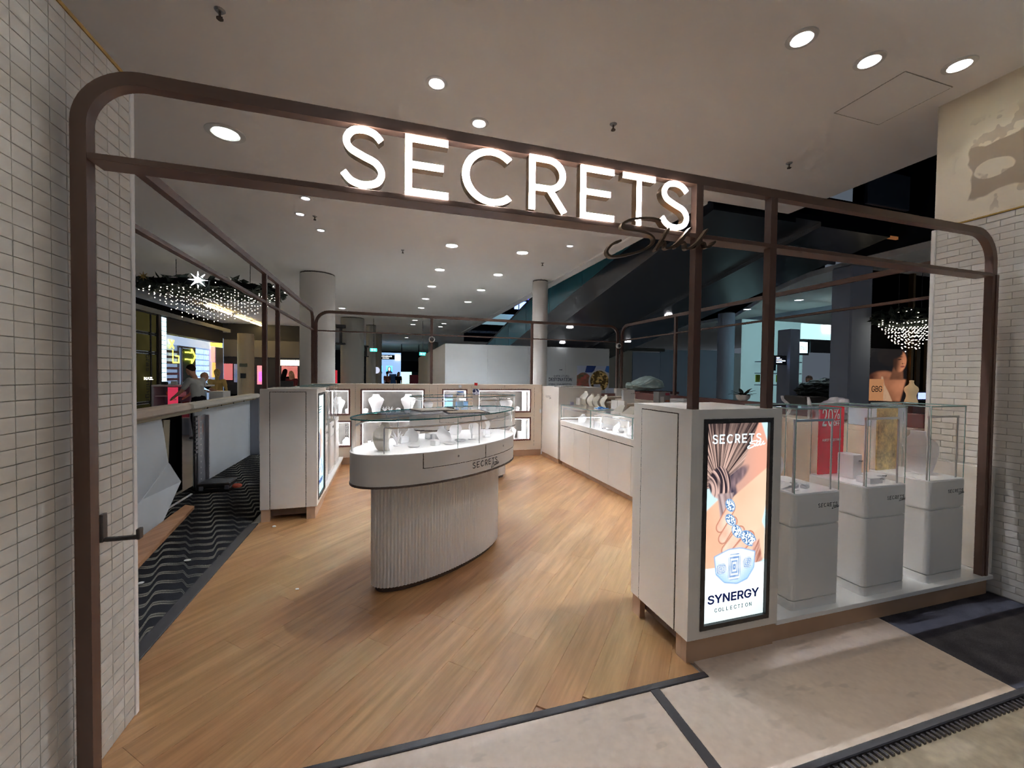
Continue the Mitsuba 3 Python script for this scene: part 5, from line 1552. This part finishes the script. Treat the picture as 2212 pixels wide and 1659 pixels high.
# ------------------------------------------------------------------ light garlands
def garland(x, y, z, rx, ry, drop, label, n=120, star=True, seed=1):
    r = random.Random(seed)
    k = thing('light_garland', label, 'chandelier')
    ms = []
    for i in range(520):
        a = r.random() * 2 * math.pi
        q = math.sqrt(r.random())
        cx_, cy_, cz = x + rx * q * math.cos(a), y + ry * q * math.sin(a), z + r.uniform(-.16, .15) * (1.15 - q * .5)
        d = np.array([r.gauss(0, 1), r.gauss(0, 1), r.gauss(0, .5)])
        d /= np.linalg.norm(d)
        e = np.cross(d, [r.random(), r.random(), r.random()])
        e /= np.linalg.norm(e)
        L_ = r.uniform(.18, .32)
        c0 = np.array([cx_, cy_, cz])
        ms.append(trimesh.Trimesh([c0 - d * L_ * .5, c0 + e * .05, c0 + d * L_ * .5, c0 - e * .05, c0 + np.cross(d, e) * .02], [(0, 1, 4), (1, 2, 4), (2, 3, 4), (3, 0, 4), (0, 2, 1), (0, 3, 2)], process=False))
    f = obj('foliage', cat(*ms), mat('fir', S(24, 34, 26), .8), k)
    lab(f, None, None, None, 'stuff')
    ring = trimesh.creation.torus(1, .05, 40, 8)
    ring.vertices *= np.array([rx * .9, ry * .9, 1.2])
    obj('hoop', mv(ring, x, y, z), 'm_soft_black', k)
    bulbs = []
    b0 = trimesh.creation.icosphere(0, .0105)
    for i in range(n):
        a = r.random() * 2 * math.pi
        q = r.uniform(.3, 1.03)
        bulbs.append(mv(b0, x + rx * q * math.cos(a), y + ry * q * math.sin(a) - .02, z + r.uniform(-.12, .12)))
    for i in range(13):
        for j in range(7):
            u, w = -1 + 2 * (i + .5) / 13, -1 + 2 * (j + .5) / 7
            if u * u + w * w > 1:
                continue
            L_ = drop * (1.08 - (u * u + w * w)) * r.uniform(.85, 1.05)
            m_ = max(2, int(L_ / .075))
            for q in range(m_):
                bulbs.append(mv(b0, x + rx * .92 * u, y + ry * .92 * w, z - .10 - L_ * (q + r.random() * .4) / m_))
    g = obj('fairy_lights', cat(*bulbs), 'm_lens', k, emit=[4.5, 4.1, 3.2], weight=.3)
    lab(g, None, None, None, 'stuff')
    obj('hanger', cat(*[cyl(x + rx * .5 * s_, y, z + .1, CEIL, .006, 6) for s_ in (-1, 1)]), 'm_black', k)
    if star:
        P = []
        for i in range(16):
            a, R_ = math.pi * i / 8, (.16 if i % 2 == 0 else .045)
            P.append((R_ * math.cos(a), R_ * math.sin(a)))
        obj('star', mv(xz(ex(Polygon(P), .03)), x, y - ry * 1.02, z + .02), 'm_lens', k, emit=[3, 3.3, 3.6], weight=.1)
        for q, zz in ((-.72, .06), (-1.02, .02)):
            obj('gold_star', mv(xz(ex(affinity.scale(Polygon(P), .55, .55), .02)), x + rx * q, y - ry * .75, z + zz), 'm_gold_trim', k)
    return k


garland(-3.50, 10.0, 3.32, 1.32, .75, .62, 'wide oval garland of dark fir with hanging fairy lights over the left walkway', 130, True, 3)
garland(9.75, 5.45, 2.80, .66, .45, .55, 'smaller garland with hanging fairy lights before the lingerie window', 70, False, 5)

# ------------------------------------------------------------------ shops on the left
XS = -6.0
k = thing('shop_fascia', 'black fascia with stepped bulkhead above the phone shop on the left', 'fascia')
obj('fascia_board', bx(XS - .3, XS, 13.83, 17.95, 2.67, 3.12, .01), 'm_black', k)
obj('bulkhead', bx(XS - .9, XS - .02, 11.5, 18.0, 3.25, 3.42), 'm_soft_black', k)
obj('bulkhead_soffit', bx(XS - .9, XS + .04, 11.5, 18.6, 3.125, 3.245), 'm_plaster_grey', k)
k = thing('glazed_shopfront', 'dark glazed shopfront with vertical lettering at the far left', 'shopfront')
diff('olive_glass', mikit.proc(lambda p, n, uv: mix(S(66, 64, 40), S(132, 124, 76), fbm(p.y * 2, p.z * 1.2, 0, 3))))
for a, b in ((11.5, 13.05), (13.1, 13.36)):
    for c, d in ((-.02, .75), (.79, 2.05), (2.09, 2.55), (2.59, 3.1)):
        obj('pane', bx(XS - .03, XS - .01, a + .02, b - .02, c + .02, d - .02), 'm_olive_glass', k)
obj('mullions', cat(*[bx(XS - .05, XS, y - .025, y + .025, -.02, 3.12) for y in (11.5, 13.07, 13.38)], *[bx(XS - .05, XS, 11.5, 13.4, z - .02, z + .02) for z in (.77, 2.07, 2.57, 3.1)]), 'm_black', k)
obj('corner_post', bx(XS - .05, XS + .03, 13.38, 13.52, -.02, 3.12), mat('post_dark', S(44, 38, 36), .4), k)
PV = placer(XS, 12.45, 90)
mt = [mv(rot(text(t_, .17, .002), -90, (0, 0, 1)), 0, z_, 0) for t_, z_ in (('bras', 2.05), ('things', 1.42))]
obj('lettering', PV(mv(xz(cat(*mt)), .38, -.004, 0)), 'm_logo_grey', k)
obj('glow_lettering', PV(mv(xz(mv(text_fit('NAIL', .42, .07, .003, True), 0, 0, 0)), .28, -.004, 1.36)), 'm_lens', k, emit=[2, 2, 2], weight=.05)
k = thing('tile_pillar', 'bright white striped lit pillar at the left end of the phone shop', 'pillar')
for i in range(24):
    obj('lit_tile', bx(XS - .1, XS + .02, 13.54, 13.80, .02 + .128 * i, .135 + .128 * i), 'm_lens', k, emit=[.62, .92, 1.05], weight=.02)
obj('core', bx(XS - .09, XS, 13.55, 13.79, -.02, 3.1), 'm_black', k)
k = thing('phone_shop', 'open phone shop glowing bluish white under the black fascia', 'shop interior')
XB = XS - 1.2
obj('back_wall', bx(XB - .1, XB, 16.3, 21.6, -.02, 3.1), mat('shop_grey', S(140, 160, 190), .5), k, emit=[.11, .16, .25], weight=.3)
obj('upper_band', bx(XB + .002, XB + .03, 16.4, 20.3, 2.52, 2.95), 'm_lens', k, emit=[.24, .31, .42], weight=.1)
obj('window_frame', cat(*[bx(XB + .002, XB + .05, y - .03, y + .03, .6, 2.5) for y in (17.35, 17.6, 18.62)], bx(XB + .002, XB + .05, 17.35, 18.62, 2.44, 2.5)), 'm_steel_grey', k)
obj('dark_window', bx(XB + .002, XB + .02, 17.65, 18.57, 1.0, 2.42), diff('win_dark', S(70, 84, 92)), k)
for a_, b_ in ((18.70, 19.42), (19.48, 19.95)):
    for i in range(8):
        for j in range(2):
            w_ = (b_ - a_) / 2
            obj('product_card', bx(XB + .003, XB + .04, a_ + w_ * j + .03, a_ + w_ * (j + 1) - .03, .75 + .22 * i, .92 + .22 * i), 'm_lens', k, emit=[.30, .48, .75], weight=.01)
for i in range(9):
    obj('dark_shelf', bx(XB + .003, XB + .08, 16.45, 17.25, .7 + .19 * i, .78 + .19 * i), 'm_steel_grey', k)
arrow = LineString([(0, .13), (.5, .13), (.5, .26), (.80, 0), (.5, -.26), (.5, -.13), (0, -.13)]).buffer(.026)
PVb = placer(XB + .06, 17.75, 90)
obj('neon_arrow', PVb(mv(xz(ex(arrow, .03)), .02, -.03, 2.16)), 'm_lens', k, emit=[2.6, 2.2, .12], weight=.05)
zig = shapely.union_all([LineString([(0, .42), (.26, .16)]).buffer(.024), LineString([(.26, .42), (0, .16)]).buffer(.024), LineString([(.2, .08), (.2, -.33), (.62, -.33), (.62, -.10), (.42, -.10)]).buffer(.024)])
obj('neon_sign', PVb(mv(xz(ex(zig, .03)), -1.10, -.03, 2.22)), 'm_lens', k, emit=[2.2, 1.9, .15], weight=.05)
obj('yellow_sign', bx(XB + .05, XB + .08, 20.0, 21.2, 2.66, 2.86), 'm_lens', k, emit=[1.3, 1.15, .05], weight=.05)
obj('red_banner', bx(XB + .05, XB + .08, 20.02, 20.42, 2.0, 2.64), 'm_lens', k, emit=[.8, .25, .22], weight=.05)
obj('orange_banner', bx(XB + .05, XB + .08, 20.15, 20.45, 1.35, 1.98), 'm_lens', k, emit=[1.0, .34, .06], weight=.05)
obj('grey_shutter', bx(XB + .05, XB + .08, 20.5, 21.3, .5, 2.64), 'm_steel_grey', k)
k = thing('service_counter', 'white phone repair counter with open shelves before the phone shop', 'counter')
obj('top', bx(-5.4, -4.3, 11.75, 12.3, 1.22, 1.26, .004), 'm_white_strip', k)
for z_ in (.45, .72, .98):
    obj('shelf', bx(-5.35, -4.62, 11.8, 12.25, z_, z_ + .02), 'm_white_strip', k)
obj('frame', cat(bx(-5.40, -5.36, 11.76, 12.3, -.02, 1.22), bx(-4.64, -4.60, 11.76, 12.3, -.02, 1.22), bx(-5.36, -4.64, 12.26, 12.3, -.02, 1.22)), mat('counter_grey', S(170, 176, 186), .5), k)
obj('hanging_bags', cat(*[bx(-4.58 + .05 * i, -4.55 + .05 * i, 11.85, 12.1, .6, 1.1, .008) for i in range(4)]), mat('pale_cyan', S(190, 220, 236), .4), k)
obj('end_unit', bx(-4.25, -3.95, 11.8, 12.3, -.02, 1.10, .004), 'm_white_strip', k)
for i, (x, z_, c) in enumerate([(-5.15, 1.02, (200, 120, 96)), (-4.9, 1.02, (226, 226, 230)), (-4.82, .76, (120, 70, 60)), (-5.1, .76, (90, 90, 96)), (-4.85, .48, (200, 120, 130))]):
    single('shelf_stock', bx(x, x + .16, 11.85, 12.05, z_ - .019, z_ + .08, .004), diff(f'stock_{i}', S(*c)), f'{["salmon", "white", "brown", "grey", "pink"][i]} packet on the open shelves of the repair counter', 'packet')
k = thing('red_sign', 'upright red advertising board before the repair counter', 'sign')
obj('board', bx(-4.99, -4.79, 11.55, 11.57, .60, 1.21, .003), mat('bright_red', S(236, 40, 70), .4), k, emit=[.30, .02, .045], weight=.05)
obj('lettering', mv(xz(text_fit('LIVE', .075, .045, .002, True)), -4.95, 11.547, .90), mat('yellow_ink', S(250, 190, 60), .4), k)
obj('lettering', mv(xz(text_fit('ON', .05, .045, .002, True)), -4.868, 11.547, .90), 'm_white_strip', k)
obj('post', bx(-4.9, -4.88, 11.57, 11.59, -.02, 1.0), 'm_black', k)
for i in range(5):
    single('phone_case', bx(-5.3 + .2 * i, -5.18 + .2 * i, 11.95, 12.02, 1.2605, 1.33 + .02 * (i % 2), .006), ['m_black', 'm_white_strip', 'm_chrome'][i % 3], f'{ORD[i]} small gadget from the left on the repair counter', 'gadget')

# middle left: tan column, dark shop with posters, seats
k = thing('column', 'tan round column with two small signs between the left shops', 'column')
obj('shaft', cyl(-5.15, 17.6, .35, 3.02, .27, 32), mat('tan', S(196, 176, 146), .6), k, smooth=30)
obj('steel_base', cyl(-5.15, 17.6, -.02, .35, .28, 32), 'm_brushed', k, smooth=30)
obj('sign_plate', bx(-5.27, -5.02, 17.30, 17.325, 1.78, 1.90, .003), mat('olive_plate', S(92, 92, 76), .5), k)
obj('sign_plate', bx(-5.24, -5.06, 17.30, 17.325, 1.36, 1.54, .003), 'm_black', k)
single('litter_bin', lathe([(0, -.02), (.20, -.02), (.26, .62), (.24, .62), (.19, .02), (0, .02)], 24, -5.55, 16.6), mat('bin_brown', S(96, 82, 68), .5), 'brown round litter bin left of the tan column', 'bin', smooth=40)
k = thing('dark_shop', 'dark shopfront with a red and a blue poster behind the tan column', 'shopfront')
obj('wall', bx(-8.6, -2.6, 22.3, 22.4, -.02, CEIL - .002), mat('shop_dark', S(40, 38, 38), .6), k)
obj('upper_band', bx(-8.2, -2.7, 22.2, 22.29, 2.3, 3.1), mat('shop_band', S(110, 104, 96), .6), k)
obj('red_poster', bx(-7.5, -7.06, 22.24, 22.28, 1.2, 1.97), 'm_lens', k, emit=[.34, .04, .05], weight=.05)
obj('blue_poster', bx(-7.0, -6.62, 22.24, 22.28, 1.1, 1.96), mat('poster_blue', mikit.proc(lambda p, n, uv: mix(S(60, 84, 150), S(206, 170, 140), noise(p.x * 6, p.z * 5, 0))), .5), k, emit=[.05, .07, .12], weight=.05)
obj('pink_poster', bx(-6.04, -5.69, 22.24, 22.28, 1.0, 1.9), 'm_lens', k, emit=[.55, .12, .16], weight=.05)
obj('magenta_screen', bx(-5.95, -5.78, 22.2, 22.235, 1.15, 1.6), 'm_lens', k, emit=[.8, .05, .7], weight=.05)
obj('red_wall', bx(-5.0, -4.30, 22.24, 22.28, 1.1, 1.9), 'm_lens', k, emit=[.30, .03, .03], weight=.05)
obj('lit_strip', bx(-5.1, -4.1, 22.2, 22.235, 1.92, 2.2), 'm_lens', k, emit=[.7, .66, .55], weight=.05)
obj('bench', bx(-7.6, -4.4, 21.6, 22.1, -.02, .55), 'm_soft_black', k)
single('dark_screen', rot(bx(-3.75, -3.25, 16.0, 16.05, .75, 1.3, .005), -12, (1, 0, 0), (-3.5, 16, .75)), 'm_strip_black', 'tilted dark panel right of the second frame post', 'panel')
obj('stand', bx(-3.55, -3.45, 16.0, 16.08, -.02, .80), 'm_strip_black', 'dark_screen')
single('red_pillar_strip', bx(-2.10, -1.98, 17.6, 17.7, -.02, 1.7), 'm_bright_red', 'narrow red strip left of the thick grey column', 'banner', emit=[.2, .015, .02], weight=.05)

# far centre: cosmetics counter, exit signs, green daylight, red stall
k = thing('cosmetics_front', 'bright blue-white cosmetics shopfront at the far end with two portrait pictures', 'shopfront')
obj('wall', bx(-.86, .86, 32.0, 32.1, -.02, 3.15), 'm_lens', k, emit=[.20, .34, .56], weight=.2)
obj('fascia', bx(-.80, .40, 31.9, 31.98, 2.64, 2.97), 'm_black', k)
obj('lettering', cat(*[bx(-.62 + .14 * i, -.51 + .14 * i, 31.87, 31.89, 2.82, 2.90 + .02 * (i % 2)) for i in range(6)], *[bx(-.46 + .12 * i, -.37 + .12 * i, 31.87, 31.89, 2.69, 2.76) for i in range(4)]), 'm_lens', k, emit=[1.2, 1.3, 1.3], weight=.05)
obj('price_sign', bx(.42, .80, 31.9, 31.98, 2.60, 3.0), 'm_lens', k, emit=[1.4, 1.2, 1.1], weight=.05)


def face_pic(u, v):
    c = mix([.05, .50, 1.0], [.20, .75, 1.2], v)
    c = mix(c, mi.Color3f(.02, .02, .03), ell(u, v, .5, .52, .26, .34, 0, .1))
    c = mix(c, mi.Color3f(.02, .02, .04), ell(u, v, .5, .05, .48, .30, 0, .1))
    return mix(c, mi.Color3f(1.0, .70, .55), ell(u, v, .5, .55, .17, .24, 0, .1))


for a, b in ((-.84, -.48), (-.21, .25)):
    obj('picture', sheet((a, 31.97, 1.6), (b, 31.97, 1.6), (b, 31.97, 2.18), (a, 31.97, 2.18)), 'm_black', k, emit=lit(face_pic, (lambda a, b: lambda p: ((p.x - a) / (b - a), (p.z - 1.6) / .58))(a, b), 1.0), weight=.05, uv=np.array([[0, 0], [1, 0], [1, 1], [0, 1]], float))
obj('blue_counter', bx(.02, .52, 31.2, 31.6, -.02, 1.55), mat('counter_blue', S(50, 100, 160), .5), k)
single('far_glazing', bx(.83, 1.70, 33.0, 33.05, -.02, 1.74), 'm_lens', 'green daylight through distant glass doors', 'window', emit=[.45, .95, .70], weight=.1)
single('far_bulkhead', bx(.86, 2.28, 32.6, 32.9, 1.75, 2.56), 'm_soft_black', 'black bulkhead above the distant glass doors', 'bulkhead')
obj('hanger', cat(bx(.9, .95, 32.7, 32.8, 2.56, CEIL), bx(2.2, 2.25, 32.7, 32.8, 2.56, CEIL)), 'm_soft_black', 'far_bulkhead')
single('red_stall', bx(1.5, 2.32, 31.9, 32.4, -.02, 1.5), mat('dim_red', S(140, 44, 56), .5), 'dull red stall before the distant glass doors', 'stall')
for x, z_, t in ((-.62, 2.57, 'left green exit sign beside the slim grey columns'), (1.385, 2.455, 'right green exit sign above the hoarding side')):
    k = thing('exit_sign', t, 'exit sign')
    obj('box', bx(x - .14, x + .14, 18.0, 18.04, z_ - .07, z_ + .07), 'm_lens', k, emit=[.03, .75, .60], weight=.05)
    obj('symbol', cat(bx(x - .09, x - .03, 17.99, 17.999, z_ - .04, z_ + .04), bx(x + .01, x + .09, 17.99, 17.999, z_ - .02, z_ + .02)), 'm_lens', k, emit=[.6, 1.4, 1.3], weight=.02)
    obj('rod', bx(x - .01, x + .01, 18.01, 18.03, z_ + .07, CEIL), 'm_black', k)
single('round_sign', mv(rot(cyl(0, 0, 0, .04, .17, 24), 90, (1, 0, 0)), -.62, 22, 1.75), 'm_lens', 'round pale sign on the slim grey columns', 'sign', emit=[.35, .38, .5], weight=.05)
obj('bracket', bx(-.64, -.60, 22.0, 24.4, 1.73, 1.77), 'm_black', 'round_sign')
# ------------------------------------------------------------------ people, far off in the mall
import manifold3d as m3


def _ball(p, r, n=12):
    s = m3.Manifold.sphere(float(r), n)
    return s.translate([float(q) for q in p])


def bone_body(bones, ref=.03, it=6):
    """bones: (a, ra, b, rb); one smooth continuous surface"""
    parts = [m3.Manifold.batch_hull([_ball(a, ra), _ball(b, rb)]) for a, ra, b, rb in bones]
    M = m3.Manifold.batch_boolean(parts, m3.OpType.Add).refine_to_length(ref)
    q = M.to_mesh()
    t = trimesh.Trimesh(q.vert_properties[:, :3], q.tri_verts, process=True)
    trimesh.smoothing.filter_taubin(t, lamb=.5, nu=.53, iterations=it)
    return t


def person(x, y, deg, H, label, shirt, trousers, hair, skin=(206, 160, 134), lean=0.0, arm=.6, look=0.25, long_hair=False, name='person', category='person', step=.0):
    """stands at x, y, faces +x before turning by deg; arm 0 hangs, 1 reaches forward; lean bends the trunk forward (radians)"""
    s = H / 1.75
    k = thing(name, label, category)
    hip = np.array([0, 0, .93])

    def up(p):          # lean about the hips
        q = np.array(p) - hip
        c, d = math.cos(lean), math.sin(lean)
        return hip + np.array([q[0] * c + q[2] * d, q[1], -q[0] * d + q[2] * c])
    neck, head = up((.01, 0, 1.47)), up((.03 + .10 * look, 0, 1.62))
    skinb, sh, tr = [], [], []
    hd = up((.03 + .10 * look, 0, 1.66))
    skinb += [(up((0, 0, 1.40)), .055, neck, .052), (neck, .05, head, .065), (head + (.01, 0, -.03), .070, hd, .092)]
    skinb += [(hd + (.085, 0, -.035), .016, hd + (.10, 0, -.05), .014)]
    for e in (-1, 1):
        shd = up((0, .185 * e, 1.40))
        d1 = np.array([math.sin(1.0 * arm + lean * .2), .05 * e, -math.cos(1.0 * arm + lean * .2)])
        elb = shd + .29 * d1 / np.linalg.norm(d1)
        d2 = np.array([math.sin(1.0 * arm + .75 * arm), -.18 * e * arm, -math.cos(1.75 * arm)])
        wr = elb + .25 * d2 / np.linalg.norm(d2)
        skinb += [(shd, .052, elb, .042), (elb, .042, wr, .028)]
        d2 = d2 / np.linalg.norm(d2)
        palm = wr + d2 * .07
        skinb.append((wr, .026, palm, .030))
        sidev = np.array([0, 1.0, 0])
        for f_, (o_, L_) in enumerate(((-.026, .065), (-.009, .078), (.009, .074), (.025, .058))):
            b0 = palm + sidev * o_
            b1 = b0 + d2 * L_ * .55
            skinb += [(b0, .010, b1, .009), (b1, .009, b1 + (d2 + np.array([0, 0, -.35])) * L_ * .42, .0075)]
        th0 = wr + d2 * .03 - sidev * .022 * e
        skinb.append((th0, .012, th0 + d2 * .04 - sidev * .03 * e, .009))
        sh += [(up((0, .10 * e, 1.36)), .085, shd, .066), (shd, .068, shd + (elb - shd) * .72, .060)]
        hp, kn, an = np.array([0, .09 * e, .90]), np.array([.04 + step * e * .12, .10 * e, .50]), np.array([-.01 + step * e * .20, .10 * e, .085])
        tr += [(hp, .095, kn, .068), (kn, .066, an, .052)]
        skinb += [(hp, .07, kn, .045), (kn, .045, an, .035), (an, .04, an + (0, 0, -.03), .04)]
        obj('shoe', mv(rot_z(bone_body([(( an + (-.03, 0, -.045)) * s, .038 * s, (an + (.14, 0, -.055)) * s, .030 * s)], .03, 3), deg), x, y, 0), 'm_black', k, smooth=50)
    skinb += [(up((0, .11, 1.36)), .05, up((0, -.11, 1.36)), .05), (up((0, .185, 1.40)), .045, up((0, -.185, 1.40)), .045), (up((0, 0, 1.38)), .08, up((0, 0, .98)), .075), (hip, .08, (0, .09, .90), .07), (hip, .08, (0, -.09, .90), .07)]
    sh += [(up((0, .06, 1.33)), .105, up((0, -.06, 1.33)), .105), (up((0, .05, 1.30)), .105, up((0, .05, .98)), .10), (up((0, -.05, 1.30)), .105, up((0, -.05, .98)), .10)]
    tr += [((0, .06, .97), .102, (0, -.06, .97), .102), ((0, .06, .95), .105, (0, .08, .88), .10), ((0, -.06, .95), .105, (0, -.08, .88), .10)]
    hr = [(hd + (-.022, 0, .028), .092, hd + (-.005, 0, .045), .088)]
    if long_hair:
        hr += [(hd + (-.04, .05, 0), .06, up((-.07, .06, 1.36)), .06), (hd + (-.04, -.05, 0), .06, up((-.07, -.06, 1.36)), .06), (hd + (-.05, 0, 0), .07, up((-.09, 0, 1.34)), .06)]
    for nm, bones, c in (('body', skinb, skin), ('shirt', sh, shirt), ('trousers', tr, trousers), ('hair', hr, hair)):
        bones = [(np.array(a) * s, ra * s, np.array(b) * s, rb * s) for a, ra, b, rb in bones]
        mk = 'cloth_%d_%d_%d' % c
        if 'm_' + mk not in scene:
            diff(mk, S(*c))
        obj(nm, mv(rot_z(bone_body(bones, .035 if nm != 'body' else .022, 5), deg), x, y, -.015), 'm_' + mk, k, smooth=True)
    e_ = [mv(trimesh.creation.icosphere(1, .009 * s), *((hd + (.082, q, -.005)) * s)) for q in (-.032, .032)]
    obj('eyes', mv(rot_z(cat(*e_), deg), x, y, -.015), 'm_soft_black', k)
    mth = (hd + (.083, 0, -.075)) * s
    obj('mouth', mv(rot_z(bx(mth[0] - .004, mth[0] + .004, -.022 * s, .022 * s, mth[2] - .004, mth[2] + .004, .002), deg), x, y, -.015), 'm_frame_brown', k)
    return k


person(-4.30, 11.38, 160, 1.76, 'man in a grey T-shirt and black trousers standing at the white repair counter', (176, 178, 176), (22, 22, 26), (34, 26, 22), lean=.16, arm=.55, look=.6)
person(-5.12, 12.95, -20, 1.70, 'person in a black top bending forward over the far side of the repair counter', (24, 22, 24), (30, 30, 36), (196, 150, 120), lean=.55, arm=.8, look=.6)
g_ = (176, 146, 92)
person(-4.95, 14.3, -60, 1.66, 'golden brown statue-like figure standing at the right end of the repair counter', g_, g_, (160, 130, 80), g_, lean=.04, arm=.75, name='statue', category='statue')
person(-3.75, 18.3, -100, 1.64, 'woman with long blond hair in a dark red top beyond the second frame post', (90, 40, 44), (30, 28, 32), (190, 150, 110), arm=.15, long_hair=True)
person(-4.25, 19.4, 60, 1.72, 'person in black with long dark hair farther back beside the blond woman', (26, 24, 28), (26, 24, 28), (20, 16, 16), arm=.2, long_hair=True)
person(-.12, 30.6, 90, 1.72, 'person in a rust brown top walking away before the cosmetics shopfront', (130, 84, 72), (30, 30, 34), (30, 22, 20), arm=.1, step=.6)
person(.66, 30.9, -70, 1.70, 'person in black standing at the right of the cosmetics shopfront', (24, 24, 28), (24, 24, 28), (60, 44, 36), arm=.2, long_hair=True)
person(11.35, 8.62, 200, 1.66, 'older person with grey hair in a dark jacket behind the shrubs by the optician', (40, 30, 44), (30, 30, 34), (130, 110, 96), arm=.2)
